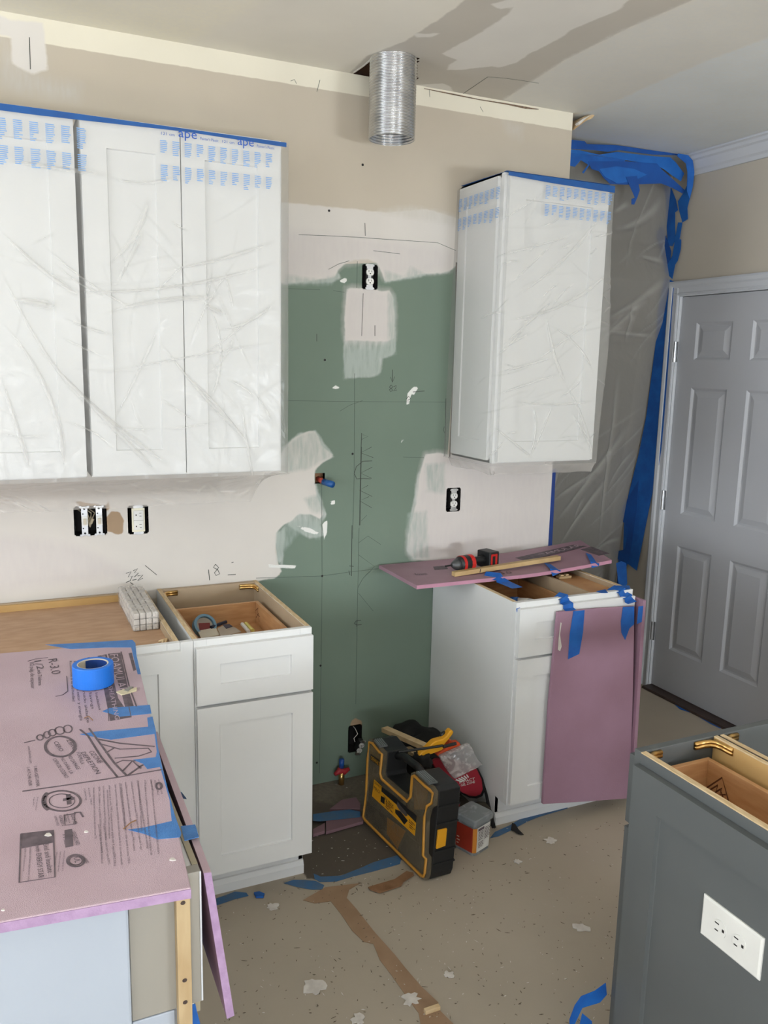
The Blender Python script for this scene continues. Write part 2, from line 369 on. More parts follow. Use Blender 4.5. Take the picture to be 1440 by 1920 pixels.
BOX = {k: bbox(v) for k, v in boxes_px.items()}
STUB = W(601, 897, 'y', 0)
holes = [rect(*b) for b in BOX.values()] + [rect(STUB.x-.018, STUB.z-.015, STUB.x+.018, STUB.z+.02)]
base_xs = list(np.arange(XL, -.95, .15)) + list(np.arange(-.95, XE, .01)); base_zs = list(np.arange(0, ZC, .01))
hx = sorted({round(v, 4) for b in BOX.values() for v in (b[0], b[2])} | {XE}); hz = sorted({round(v, 4) for b in BOX.values() for v in (b[1], b[3])} | {ZC})
def merge(a, b):
    a = [v for v in a if all(abs(v-w) > .004 for w in b)]; return np.array(sorted(a+list(b)))
wb_ = grid_surface('wall_back', merge(base_xs, hx), merge(base_zs, hz), lambda a, b: np.stack([a, 0*a, b], 1),
    dict(green=[green], cream=[cream], white=[band, leftw, rightw, patch], thin=[thin1, thin2, thin3, thin4, thin5, thin6], mud=[mudleft, wallp([(530,430),(690,445),(850,470),(845,505),(790,512),(720,520),(700,486),(640,495),(620,520),(530,528)]), patch, rightw],
         thint=[thinw], veil=[wallp(p) for p in ([(527,842),(560,818),(590,808),(624,855),(590,872),(575,880),(527,888)], [(722,508),(760,520),(770,500),(800,516),(745,526),(722,530)], [(535,515),(600,525),(635,515),(620,534),(530,534)], [(728,550),(742,552),(742,664),(712,672),(712,702),(645,710),(645,655),(712,652),(728,640)], [(798,870),(834,868),(834,925),(800,922)], [(764,962),(800,958),(804,1046),(772,1050),(762,1030)], [(518,1000),(535,985),(560,975),(606,975),(598,1010),(560,1000),(535,1030),(520,1060)], [(570,935),(600,925),(606,962),(585,962)])], marks=marks, creamp=[creamp], smear=[smear, streak], brown=[brown, brown2, wallp([(658,1352),(666,1347),(679,1352),(679,1366),(656,1366)])]), Mwall, holes)
# body of the wall behind its face, with the end that stops at the hall opening
wbody = MB().box((XL, .16, 0), (XE, WT, ZC)); wbody.box((XE-.012, .001, 0), (XE, .16, ZC))
o = wbody.build('wall_core', M_wallr, wb_)
wp = MB()
for k, b in BOX.items():                         # plain boxes set into the wall
    x0, z0, x1, z1 = b; d = .06
    wp.box((x0-.004, .0, z0), (x0, d, z1)); wp.box((x1, .0, z0), (x1+.004, d, z1)); wp.box((x0, .0, z0-.004), (x1, d, z0)); wp.box((x0, .0, z1), (x1, d, z1+.004)); wp.box((x0, d, z0), (x1, d+.004, z1))
wp.build('junction_box', M_dark, wb_)

jn = MB(); jn.ribbon([W(857,492,'y',-.0008), W(855,600,'y',-.0008), W(850,720,'y',-.0008), W(843,860,'y',-.0008)], [.012, .006, .008, .005], (0, -1, 0), .0008); jn.build('drywall_joint', mat('torn_paper_edge', (112, 96, 84), .9, rgb2=(60, 52, 48), nscale=50), wb_)
# pencil and marker lines on the drywall
pm = MB(); pf = MB(); NB = (0, -1, 0)
def pen(mb, pts, w=.0022): mb.ribbon([W(u, v, 'y', -.0004) for u, v in pts], w, NB, .0003)
for l in ([(678,812),(677,840)], [(677,838),(676,880),(674,985)], [(678,838),(677,880),(675,985)],
          [(697,838),(676,849),(700,858)], [(698,864),(680,865),(668,875),(664,888),(669,898),(682,897),(695,898)], [(698,876),(676,887),(697,897)], [(690,910),(674,919),(698,931)], [(692,931),(674,939),(697,952)],
          [(660,985),(659,1080)], [(655,1061),(663,1062)], [(654,1070),(656,1078)], [(670,1162),(669,1175)], [(677,1163),(668,1164),(664,1169),(669,1172),(678,1171)],
          [(684,418),(685,442)], [(736,693),(736,716)], [(732,707),(736,717),(740,706)], [(594,626),(594,640)], [(774,735),(796,733)], [(836,747),(834,855)],
          [(733,722),(730,726),(734,729),(737,732),(732,734),(730,731),(737,725),(733,722)], [(738,725),(743,723),(742,728),(738,733),(744,731)],
          [(762,748),(766,743),(770,747),(764,751)], [(833,800),(831,806),(834,812)],
          [(681,550),(680,580),(678,630)], [(703,610),(703,630)],
          [(236,1075),(246,1072),(240,1082),(248,1080),(244,1089),(236,1092)], [(250,1070),(258,1066),(252,1074),(260,1074),(252,1082)], [(248,1088),(256,1086)], [(258,1080),(268,1078),(258,1089),(268,1084)], [(244,1092),(250,1096)],
          [(272,1060),(284,1070),(294,1078)], [(391,1068),(393,1088)], [(404,1058),(400,1064),(408,1068),(412,1076),(405,1079),(402,1074),(410,1064),(404,1058)],
          [(427,1078),(442,1077)], [(434,1055),(438,1054)],
          [(55,70),(57,130)]): pen(pm, l, .0024 if len(l) != 3 else .0019)
for l in ([(527,751),(664,753),(836,754)], [(665,700),(664,900),(661,1010)], [(670,490),(669,540)], [(673,990),(670,1150),(667,1320)], [(603,905),(604,1080),(602,1250),(599,1450)], [(480,1084),(602,1080),(660,1072),(720,1065)],
          [(756,857),(795,858)], [(637,771),(655,760),(680,751)], [(527,541),(600,543)], [(625,545),(646,548)], [(672,1018),(690,1005),(714,1021)], [(672,1040),(702,1062),(680,1085),(671,1102)], [(672,1112),(700,1146)],
          [(680,815),(690,818),(678,824)], [(677,977),(688,966)], [(560,440),(640,443),(820,455),(855,470)], [(700,470),(750,476)], [(616,505),(635,495),(655,489)],
          [(600,150),(594,172)], [(805,168),(806,182)], [(545,152),(552,149),(556,157)], [(900,200),(906,210)]): pen(pf, l, .0016)
tag(pm.build('pencil_marking', M_pencil, wb_), 'dark handwritten pencil and marker marks', None, kind='stuff'); ck = MB(); ck.ribbon([W(u, v, 'y', -.0008) for u, v in ((795,166),(850,177),(900,187),(950,195),(985,202),(1010,205))], [.002, .005, .003, .005, .008, .002], NB, .0006); ck.build('torn_seam', mat('torn_brown_paper', (140, 116, 96), .9, rgb2=(96, 80, 68), nscale=60), wb_)
pf.build('pencil_marking', M_penlite, wb_)['kind'] = 'stuff'
sc = MB()
for u, v in ((604,1080),(601,1248),(609,675),(661,851),(594,1430),(617,395),(680,309)):
    p = W(u, v, 'y', -.0005); sc.prism([p+Vector((.0045*math.cos(a*PI/4), 0, .0045*math.sin(a*PI/4))) for a in range(8)], (0, -.0008, 0))
sc.build('screw_head', M_slot, wb_)['kind'] = 'stuff'

# ceiling with the ragged hole for the duct
def ceilp(pts): return px('z', ZC, pts, 0, 1)
cg = ceilp([(640,150),(690,104),(762,76),(835,28),(872,0),(900,-60),(1400,-60),(1300,0),(1180,52),(1060,112),(945,187),(985,196),(1010,199),(900,190),(777,166)])
cm = ceilp([(828,101),(900,62),(950,28),(985,-20),(1240,-20),(1178,0),(1165,16),(1120,36),(1066,58),(1060,66),(985,105),(972,116),(935,128),(925,124),(862,131),(838,131),(842,122),(856,112)])
cm2 = ceilp([(922,8),(960,-4),(975,2),(970,12),(935,17)]); cm3 = ceilp([(775,62),(800,64),(826,62),(808,70),(780,70)]); cm4 = ceilp([(778,160),(830,156),(846,164),(850,172),(800,168)])
cw = ceilp([(1077,216),(1118,205),(1180,178),(1255,144),(1330,112),(1440,70),(1600,0),(1900,0),(1900,640),(1300,640),(1077,400)])
ccr = ceilp([(945,187),(1060,112),(1180,52),(1300,0),(1400,-60),(1900,-60),(1900,0),(1600,0),(1440,70),(1255,144),(1118,205),(1070,214)])
hole = ceilp([(661,138),(678,126),(695,112),(702,104),(712,99),(745,101),(775,108),(787,110),(781,118),(782,150),(700,150)])
Mceil = masked_mat('patched_ceiling', (220, 215, 204), [('yellowish', (226, 220, 202), .02, .03, .6), ('gray', (188, 182, 172), .008, .004, 1), ('mudr', (214, 212, 206), .02, .012, .8), ('mud', (216, 212, 205), .008, .004, 1), ('paint', (216, 220, 221), .01, .01, .95)], rough=.6)
cxs = merge(list(np.arange(XL, -.9, .2))+list(np.arange(-.9, 2.3, .0125)), [XR]); cys = merge(list(np.arange(YB, -1.35, .2))+list(np.arange(-1.35, .45, .0125))+[.9, 1.4], [2.2])
ce = grid_surface('ceiling', cxs, cys, lambda a, b: np.stack([a, b, 0*a+ZC], 1), dict(gray=[cg], mudr=[ccr], mud=[cm, cm2, cm3, cm4], paint=[cw], yellowish=[ceilp([(0,0),(500,0),(330,90),(0,20)])]), Mceil, [hole], flip=True)  # includes a soft, slightly lighter and yellower patch at the upper left
at = MB(); hx0 = min(a for a, b in hole)-.03; hx1 = max(a for a, b in hole)+.03; hy0 = min(b for a, b in hole)-.03; hy1 = max(b for a, b in hole)+.03
at.box((hx0-.02, hy0-.02, ZC+.003), (hx0, hy1, ZC+.3)); at.box((hx1, hy0, ZC+.003), (hx1+.02, hy1, ZC+.3)); at.box((hx0, hy1, ZC+.003), (hx1, hy1+.02, ZC+.3)); at.box((hx0, hy0-.02, ZC+.003), (hx1, hy0, ZC+.3)); at.box((hx0, hy0, ZC+.3), (hx1, hy1, ZC+.32))
at.build('joist_cavity', mat('dark_joist_wood', (92, 62, 44), .8, rgb2=(60, 40, 30)), ce)
cr = MB(); cr.ribbon([W(u, v, 'z', ZC-.001) for u, v in ((664,135),(680,124),(692,114),(701,104),(712,99))], .006, (0, 0, -1), .002); cr.build('torn_drywall_edge', M_plaster, ce)
cl = MB()
for l in ([(868,176),(915,144),(950,147),(985,152),(1010,156)],): cl.ribbon([W(u, v, 'z', ZC-.0005) for u, v in l], .002, (0, 0, -1), .0003)
cl.build('pencil_marking', M_penlite, ce)

# other walls
M_wallw = mat('light_wall_paint', (206, 205, 202), .8)
def wall(name, boxes, m=M_wallr):
    mb = MB()
    for a, b in boxes: mb.box(a, b)
    return struct(mb.build(name, m))
DY0, DY1, DZ = -.475, .312, 2.045
wr_ = wall('wall_right', [((XR, DY1, 0), (XR+.12, 2.2, ZC)), ((XR, YB, 0), (XR+.12, DY0, ZC)), ((XR, DY0, DZ), (XR+.12, DY1, ZC))])
wall('wall_left', [((XL-.12, YB, 0), (XL, -4.8, ZC)), ((XL-.12, -3.2, 0), (XL, -2.3, ZC)), ((XL-.12, -4.8, 0), (XL, -3.2, .85)), ((XL-.12, -4.8, 2.35), (XL, -3.2, ZC)), ((XL-.12, -.7, 0), (XL, WT, ZC)), ((XL-.12, -2.3, 0), (XL, -.7, .85)), ((XL-.12, -2.3, 2.35), (XL, -.7, ZC))], M_wallw)
wall('wall_rear', [((XL, YB-.12, 0), (-2.25, YB, ZC)), ((-.45, YB-.12, 0), (1.0, YB, ZC)), ((2.0, YB-.12, 0), (XR, YB, ZC)), ((-2.25, YB-.12, 0), (-.45, YB, .75)), ((-2.25, YB-.12, 2.35), (-.45, YB, ZC)), ((1.0, YB-.12, 0), (2.0, YB, 1.05)), ((1.0, YB-.12, 2.35), (2.0, YB, ZC))], M_wallw)
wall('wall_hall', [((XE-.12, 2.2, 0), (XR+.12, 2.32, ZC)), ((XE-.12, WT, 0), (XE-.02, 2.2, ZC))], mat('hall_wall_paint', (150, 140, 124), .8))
M_glass = mat('window_glass', (255, 255, 255), .0, trans=1)
def window(name, c, w, h, ax):
    mb = MB(); t = .05
    def bx(a0, a1, z0, z1, d0=-.03, d1=.03):
        if ax == 'y': mb.box((c[0]+a0, c[1]+d0, c[2]+z0), (c[0]+a1, c[1]+d1, c[2]+z1))
        else: mb.box((c[0]+d0, c[1]+a0, c[2]+z0), (c[0]+d1, c[1]+a1, c[2]+z1))
    bx(-w/2, w/2, h/2-t, h/2); bx(-w/2, w/2, -h/2, -h/2+t); bx(-w/2, -w/2+t, -h/2, h/2); bx(w/2-t, w/2, -h/2, h/2); bx(-w/2, w/2, -.02, .02)
    o = struct(mb.build(name, M_trim)); return o
window('window_1', (-1.35, YB-.06, 1.55), 1.8, 1.6, 'y'); window('window_2', (1.5, YB-.06, 1.7), 1.0, 1.3, 'y'); window('window_3', (XL-.06, -1.5, 1.6), 1.6, 1.5, 'x'); window('window_4', (XL-.06, -4.0, 1.6), 1.6, 1.5, 'x')

# crown moulding along the right wall
cwn = MB(); prof = [(0, 0), (0, -.085), (-.012, -.085), (-.02, -.07), (-.03, -.062), (-.05, -.03), (-.062, -.024), (-.07, -.012), (-.085, -.008), (-.085, 0)]
for y0, y1 in ((-5.3, .30),):
    cwn.prism([(XR-.001+a, y0, ZC-.001+b) for a, b in prof], (0, y1-y0, 0))
struct(cwn.build('trim_1', M_trim, smooth=False))
fr = MB(); fr.prism([W(1077,243,'y',-.01), W(1083,238,'y',-.02), W(1100,226,'y',-.02), W(1110,222,'y',-.02), W(1119,211,'y',-.02), W(1112,213,'y',-.02), W(1096,218,'y',-.01), W(1086,226,'y',-.01)], (0, .09, 0))
tag(fr.build('moulding_fragment', M_pine), 'broken stub of raw wood crown moulding at the ceiling corner of the tan wall', 'moulding')
fr2 = MB(); fr2.prism([W(1084,230,'y',-.03), W(1094,222,'y',-.03), W(1113,213,'y',-.03), W(1100,221,'y',-.03), W(1086,234,'y',-.03)], (0, .02, 0)); fr2.build('painted_face', M_plaster, bpy.data.objects['moulding_fragment'])

# floor: rough subfloor, paper sheeting above
def floorp(pts): return px('z', 0, pts, 0, 1)
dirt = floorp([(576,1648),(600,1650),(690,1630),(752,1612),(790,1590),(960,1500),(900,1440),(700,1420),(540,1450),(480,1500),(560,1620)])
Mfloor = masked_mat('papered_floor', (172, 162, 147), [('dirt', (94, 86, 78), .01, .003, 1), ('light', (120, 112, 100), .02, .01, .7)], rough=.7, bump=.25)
_t = Mfloor.node_tree
lights = floorp([(589,1470),(680,1453),(760,1450),(800,1500),(700,1530),(589,1500)])
fxs = merge(list(np.arange(XL, -.8, .25))+list(np.arange(-.8, 1.6, .02)), [XR]); fys = merge(list(np.arange(YB, -1.6, .25))+list(np.arange(-1.6, .3, .02))+[.8, 1.5], [2.2])
fl = grid_surface('floor', fxs, fys, lambda a, b: np.stack([a, b, 0*a], 1), dict(dirt=[dirt], light=[lights]), Mfloor)
MB().box((XL-.1, YB-.1, -.06), (XR+.2, 2.3, -.02)).build('subfloor', M_dark, fl)

# ------------------------------------------------------------------ six panel door, frame, hinges
def six_panel_door():
    # local frame: door plane x = XD facing -x ; along y from hinge side y1 (far) to y0 (near)
    xd = XR+.012; y1 = DY1-.004; wd_ = .775; y0 = y1-wd_; z0 = .018; z1 = DZ-.004
    d = MB(); ys = [y1-.105, y1-.105-.225]; ys2 = [y0+.105+.225, y0+.105]
    rows = [(.245, .80), (.965, 1.60), (1.735, 1.915)]
    cells = [(a, b, c, e) for (a, b) in (ys, ys2) for (c, e) in rows]
    d.box((xd+.010, y0, z0), (xd+.044, y1, z1))
    # face board built around the openings
    yb = sorted([y0, y1, ys[0], ys[1], ys2[0], ys2[1]]); zb = sorted([z0, z1]+[v for r in rows for v in r])
    for i in range(len(yb)-1):
        for j in range(len(zb)-1):
            cyc = (yb[i]+yb[i+1])/2; czc = (zb[j]+zb[j+1])/2
            if any(min(a, b) < cyc < max(a, b) and c < czc < e for a, b, c, e in cells): continue
            d.box((xd, yb[i], zb[j]), (xd+.0101, yb[i+1], zb[j+1]))
    o = struct(d.build('door_1', M_door)); 
    for a, b, c, e in cells:
        lo, hi = min(a, b), max(a, b); p = MB()
        A = [(xd+.001, lo, c), (xd+.001, lo, e), (xd+.001, hi, e), (xd+.001, hi, c)]
        def ring(q, x): return [(x, lo+q, c+q), (x, lo+q, e-q), (x, hi-q, e-q), (x, hi-q, c+q)]
        R = [ring(0, xd), ring(.006, xd+.004), ring(.012, xd+.0095), ring(.020, xd+.0095), ring(.046, xd+.0015)]
        for r0, r1 in zip(R, R[1:]):
            p.add(r0+r1, [(k, (k+1) % 4, (k+1) % 4+4, k+4) for k in range(4)])
        p.add(R[-1], [(0, 1, 2, 3)]); p.build('door_panel', M_door, o)
    for z in (1.774, 1.02, .315):
        h = MB(); h.tube([(XR-.006, DY1+.006, z-.05), (XR-.006, DY1+.006, z+.05)], .007, 8); h.box((XR-.003, DY1-.012, z-.05), (XR+.0, DY1+.02, z+.05))
        h.build('hinge', M_steel, o)
        return_o = o
    return o
dr = six_panel_door()
tr = MB()
for (y0, y1, z0, z1) in ((DY1+.004, DY1+.062, 0, DZ+.062), (DY0-.062, DY0-.004, 0, DZ+.062)):
    for k, (q, t) in enumerate(((0, .010), (.008, .014), (.018, .008), (.034, .013), (.052, .018))):
        pass
def casing(mb, a, b, out, vertical=True):
    """moulded casing profile from inner edge a to outer edge b"""
    prof = [(0, 0), (0, .011), (.10, .014), (.18, .010), (.5, .011), (.62, .017), (.86, .019), (1, .014), (1, 0)]
    if vertical: return [(XR-t, a+(b-a)*s_) for s_, t in prof]
tr = MB()
for a, b in ((DY1+.006, DY1+.072), (DY0-.006, DY0-.072)):
    tr.prism([(x, y, 0) for x, y in casing(tr, a, b, 0)], (0, 0, DZ+.07))
prof = [(0, 0), (0, .011), (.10, .014), (.18, .010), (.5, .011), (.62, .017), (.86, .019), (1, .014), (1, 0)]
tr.prism([(XR-t, DY0-.072, DZ+.005+.068*s_) for s_, t in prof], (0, DY1-DY0+.144, 0))
struct(tr.build('trim_2', M_trim))
jm = MB(); jm.box((XR-.004, DY1-.001, 0), (XR+.115, DY1+.006, DZ)); jm.box((XR-.004, DY0-.006, 0), (XR+.115, DY0+.006, DZ)); jm.box((XR-.004, DY0, DZ-.001), (XR+.115, DY1, DZ+.006)); jm.box((XR+.06, DY0, 0), (XR+.1, DY1, DZ))
struct(jm.build('trim_3', mat('white_jamb', (214, 217, 222), .4)))
th = MB(); th.prism([(XR-.05, 0, .001), (XR-.045, 0, .012), (XR+.03, 0, .018), (XR+.1, 0, .018), (XR+.1, 0, .001)], (0, .001, 0))
th = MB(); th.prism([(XR-.05, DY0, .001), (XR-.045, DY0, .012), (XR+.03, DY0, .016), (XR+.1, DY0, .016), (XR+.1, DY0, .001)], (0, DY1-DY0, 0))
struct(th.build('trim_4', M_thr))

# ================================================================== CABINETS
def shaker(w, h, stile, rail, t=.019, rec=.007, bot=None):
    """local: x 0..w, z 0..h, front face at y=-t"""
    bot = rail if bot is None else bot
    m = MB(); x0, x1, z0, z1 = stile, w-stile, bot, h-rail; y = -t
    m.add([(0,y,0),(w,y,0),(w,y,h),(0,y,h),(x0,y,z0),(x1,y,z0),(x1,y,z1),(x0,y,z1)], [(0,1,5,4),(1,2,6,5),(2,3,7,6),(3,0,4,7)])
    q = .002
    m.add([(x0,y,z0),(x1,y,z0),(x1,y,z1),(x0,y,z1),(x0+q,y+rec,z0+q),(x1-q,y+rec,z0+q),(x1-q,y+rec,z1-q),(x0+q,y+rec,z1-q)], [(0,1,5,4),(1,2,6,5),(2,3,7,6),(3,0,4,7),(4,5,6,7)])
    m.add([(0,y,0),(w,y,0),(w,y,h),(0,y,h),(0,0,0),(w,0,0),(w,0,h),(0,0,h)], [(0,4,5,1),(1,5,6,2),(2,6,7,3),(3,7,4,0),(4,7,6,5)])
    return m
def place(m, org, rz=0):
    return m.tf(Matrix.Translation(org) @ Matrix.Rotation(rz, 4, 'Z'))

# ---- wall cabinets, left
ZU0, ZU1 = 1.325, 2.357
def upper(name_label, x0, x1, doors, z0=ZU0, z1=ZU1):
    t = thing('wall_cabinet', ((x0+x1)/2, -.15, z0), name_label, 'cabinet')
    c = MB(); c.box((x0, -.286, z0), (x0+.015, -.002, z1)); c.box((x1-.015, -.286, z0), (x1, -.002, z1)); c.box((x0, -.286, z1-.015), (x1, -.002, z1)); c.box((x0, -.286, z0), (x1, -.002, z0+.015)); c.box((x0, -.02, z0), (x1, -.002, z1))
    c.build('body', M_white, t)
    f = MB(); f.box((x0, -.305, z0), (x0+.04, -.286, z1)); f.box((x1-.04, -.305, z0), (x1, -.286, z1)); f.box((x0+.04, -.305, z0), (x1-.04, -.286, z0+.045)); f.box((x0+.04, -.305, z1-.045), (x1-.04, -.286, z1))
    f.build('face_frame', M_white, t, bevel=.0008)
    for a, b in doors: place(shaker(b-a, z1-z0-.018, .07, .075), (a, -.3055, z0+.006)).build('door', M_white, t, bevel=.001)
    return t
upper('white shaker wall cabinet under plastic film at the far left of the photo', -1.36, -.616, [(-1.355, -.99), (-.987, -.6145)])
upper('white two-door shaker wall cabinet under film beside the green board wall', -.5985, -.002, [(-.5975, -.3195), (-.3165, -.012)])
RU0, RU1 = .8193, 1.274
ru = upper('tall narrow white single-door wall cabinet right of the green board wall', RU0, RU1, [(RU0+.012, RU1-.006)])
place(shaker(.27, ZU1-ZU0-.02, .055, .07, t=.012, rec=.005), (RU0, -.01, ZU0+.01), -PI/2).build('side_panel', M_white, ru)

# ---- plastic films
def film(name, m, f, ns, ntt, parent=None, smooth=True, cre=None):
    vs = [f(i/(ns-1), j/(ntt-1)) for j in range(ntt) for i in range(ns)]
    fs = [(j*ns+i, j*ns+i+1, (j+1)*ns+i+1, (j+1)*ns+i) for j in range(ntt-1) for i in range(ns-1)]
    mb = MB(); mb.v = vs; mb.f = fs
    o = mb.build(name, m, parent, smooth=smooth)
    at = o.data.attributes.new('crease', 'FLOAT', 'POINT')
    if cre is not None: at.data.foreach_set('value', np.array([cre(i/(ns-1), j/(ntt-1)) for j in range(ntt) for i in range(ns)], np.float32))
    return o
class Folds:
    """long taut folds: segments in (a, z) with a ridge profile that fades at both ends"""
    def __init__(s, segs, A, Z):
        s.A, s.Z = A, Z; AA, ZZ = np.meshgrid(A, Z); H = np.zeros(AA.shape); C = np.zeros(AA.shape)
        for (a0, z0, a1, z1, w, h, cv) in segs:
            dx, dz = a1-a0, z1-z0; L = math.hypot(dx, dz)
            t = ((AA-a0)*dx+(ZZ-z0)*dz)/(L*L); off = cv*L*(t-t*t)*4
            d = ((AA-a0)*dz-(ZZ-z0)*dx)/L - off
            fade = np.clip(np.minimum(t, 1-t)*3.5, 0, 1)
            ww = w*(.35+.65*np.clip(t, 0, 1))
            ww = np.maximum(ww, .0075); r = np.clip(1-np.abs(d)/ww, 0, 1)**1.3; H += h*r*fade*np.where(d > 0, 1, .8); C = np.maximum(C, np.clip(1-np.abs(d)/(ww*.7), 0, 1)*fade*min(1, abs(h)/.007))
        s.H, s.C = H, C
    def at(s, arr, a, z):
        i = (a-s.A[0])/(s.A[-1]-s.A[0])*(len(s.A)-1); j = (z-s.Z[0])/(s.Z[-1]-s.Z[0])*(len(s.Z)-1)
        i = min(max(i, 0), len(s.A)-1.001); j = min(max(j, 0), len(s.Z)-1.001); i0, j0 = int(i), int(j); fi, fj = i-i0, j-j0
        return float((arr[j0, i0]*(1-fi)+arr[j0, i0+1]*fi)*(1-fj)+(arr[j0+1, i0]*(1-fi)+arr[j0+1, i0+1]*fi)*fj)
def rand_folds(n, a0, a1, z0, z1, ang, spread, lmin, lmax, w, h, seed, extra=()):
    r = random.Random(seed); out = list(extra)
    for k in range(n):
        a, z = r.uniform(a0, a1), r.uniform(z0, z1); th = ang+r.gauss(0, spread); L = r.uniform(lmin, lmax)*(1 if r.random() < .4 else .5)
        out.append((a, z, a+math.cos(th)*L, z+math.sin(th)*L, w*r.uniform(.4, 1.5), h*r.uniform(.3, 1.2)*(1 if r.random() < .75 else -.5), r.uniform(-.1, .1)))
    return out
def lerp_path(path, s):
    L_ = [0]
    for a, b in zip(path, path[1:]): L_.append(L_[-1]+math.dist(a, b))
    d = s*L_[-1]
    for k in range(len(path)-1):
        if d <= L_[k+1] or k == len(path)-2:
            t = (d-L_[k])/(L_[k+1]-L_[k]); a, b = path[k], path[k+1]
            dx, dy = b[0]-a[0], b[1]-a[1]; l = math.hypot(dx, dy)
            return (a[0]+dx*t, a[1]+dy*t, dy/l, -dx/l)
def plen(path): return sum(math.dist(a, b) for a, b in zip(path, path[1:]))
LPATH = [(-1.42, -.334), (.004, -.334), (.016, -.325), (.018, -.02)]; LLEN = plen(LPATH)
wx = lambda u, v: (lambda p: (p.x+1.42, p.z))(W(u, v, 'y', -.334))
def fold_px(pts, w, h, cv=0): (a, b) = wx(*pts[0]); (c, d) = wx(*pts[1]); return (a, b, c, d, w, h, cv)
LF = [fold_px(p, w, h, c) for p, w, h, c in (
    (((0,430),(160,560)), .02, .010, .05), (((0,600),(120,900)), .02, .008, -.1), (((60,640),(330,880)), .018, .008, .04), (((140,730),(300,890)), .022, .009, 0),
    (((20,560),(110,575)), .03, .012, 0), (((200,500),(280,370)), .02, .007, .08), (((215,540),(270,430)), .018, .007, 0), (((100,545),(520,490)), .012, .007, .05), (((190,590),(420,560)), .02, .007, -.05),
    (((290,510),(520,450)), .014, .006, .03), (((300,640),(470,830)), .014, .008, .03), (((345,700),(480,860)), .014, .006, -.04), (((380,570),(420,590)), .02, .008, 0), (((400,620),(520,560)), .012, .006, .1),
    (((385,560),(388,760)), .012, .006, -.14), (((0,300),(210,330)), .02, .005, 0), (((200,330),(330,330)), .012, .005, .1), (((0,700),(60,890)), .016, .007, 0), (((0,500),(180,780)), .014, .006, .05), (((180,700),(520,640)), .01, .004, 0))]
LFO = Folds(rand_folds(90, 0, 1.5, 1.3, 2.2, -.7, .9, .12, .42, .011, .004, 21, LF), np.linspace(0, LLEN, 700), np.linspace(1.3, 2.36, 440))
def fL(s, t, off=0):
    x, y, nx, ny = lerp_path(LPATH, s); z = 2.345-(2.345-1.318)*t
    amp = min(1, t*8)*min(1, (1-t)*14+.15)*(.3 if x > .003 else 1)
    o = LFO.at(LFO.H, s*LLEN, z)*amp*1.25+.003*noise.noise(Vector((x*4, z*4, 1)))*amp+off
    return Vector((x+nx*o, y+ny*o, z))
lf = thing('plastic_film', (-.7, -.34, 1.3), 'wrinkled clear masking film taped over the wide left wall cabinets', 'plastic film')
film('front_sheet', M_film, fL, 460, 320, lf, cre=lambda s, t: LFO.at(LFO.C, s*LLEN, 2.345-1.027*t))
SKF = Folds(rand_folds(40, 0, 1.5, 0, .13, .5, 1.1, .06, .22, .012, .006, 5), np.linspace(0, 1.5, 420), np.linspace(-.05, .2, 60))
def fLs(s, t, off=0):
    x = -1.42+1.44*s; k = t
    edge = max(0, 1-abs(x-.02)/.10)
    drop = .105*(1-edge*.9)*(1+.12*noise.noise(Vector((x*5, 0, 7))))
    z = 1.318-drop*k; y = -.336+.12*k+.03*math.sin(k*3)
    o = SKF.at(SKF.H, x+1.42, k*.13)*1.6*min(1, k*4)
    xx = x-edge*.05*k
    return Vector((xx, y-o*.7, z+o*.4))
film('bottom_skirt', M_filmu, fLs, 300, 36, lf, cre=lambda s, t: SKF.at(SKF.C, 1.44*s, t*.13))
tp = MB(); tp.ribbon([(-1.42, -.3375, 2.337), (-.7, -.3375, 2.339), (-.3, -.3375, 2.343), (.004, -.3375, 2.340)], [.018, .018, .008, .013], (0, -1, 0), .0008)
tp.build('tape_strip', M_tapedk, lf)
RPATH = [(.800, -.004), (.797, -.325), (.812, -.338), (1.278, -.338), (1.29, -.325), (1.292, -.01)]; RLEN = plen(RPATH)
wr2 = lambda u, v: (lambda p: (p.x-.812+.3408, p.z))(W(u, v, 'y', -.338))
def fold_r(pts, w, h, cv=0): (a, b) = wr2(*pts[0]); (c, d) = wr2(*pts[1]); return (a, b, c, d, w, h, cv)
RF = [fold_r(p, w, h, c) for p, w, h, c in (
    (((960,560),(1130,400)), .016, .006, .05), (((950,600),(1140,510)), .016, .007, .08), (((940,650),(1040,560)), .014, .006, 0), (((1025,590),(1060,720)), .022, .010, .06), (((1060,720),(1110,860)), .018, .008, -.05), (((1000,680),(1110,600)), .01, .005, 0),
    (((930,700),(1040,670)), .010, .005, 0), (((930,740),(1050,700)), .010, .005, 0), (((960,752),(1115,750)), .010, .005, .04), (((925,800),(1000,860)), .012, .006, 0), (((990,860),(1000,760)), .012, .006, .1), (((1030,610),(1110,700)), .012, .005, -.1), (((940,480),(1080,440)), .01, .004, 0), (((1070,770),(1112,850)), .012, .006, 0))]
RFO = Folds(rand_folds(90, .2, 1.1, 1.3, 2.2, .55, .35, .1, .34, .009, .0035, 8, RF), np.linspace(0, RLEN, 520), np.linspace(1.3, 2.36, 440))
def fR(s, t, off=0):
    x, y, nx, ny = lerp_path(RPATH, s); z = 2.343-(2.343-1.318)*t
    amp = min(1, t*8)*min(1, (1-t)*14+.25)
    bulge = .018*math.exp(-((t-.55)/.25)**2)*max(0, 1-abs(x-1.28)/.15)
    if y > -.3 and x < 1: bulge += .022*t*max(0, 1+y/.3)
    o = RFO.at(RFO.H, s*RLEN, z)*1.15*amp*(.45 if x < .81 else 1)+bulge+off
    return Vector((x+nx*o, y+ny*o, z))
rf = thing('plastic_film', (1.05, -.34, 1.3), 'wrinkled clear masking film wrapped round the narrow right wall cabinet', 'plastic film')
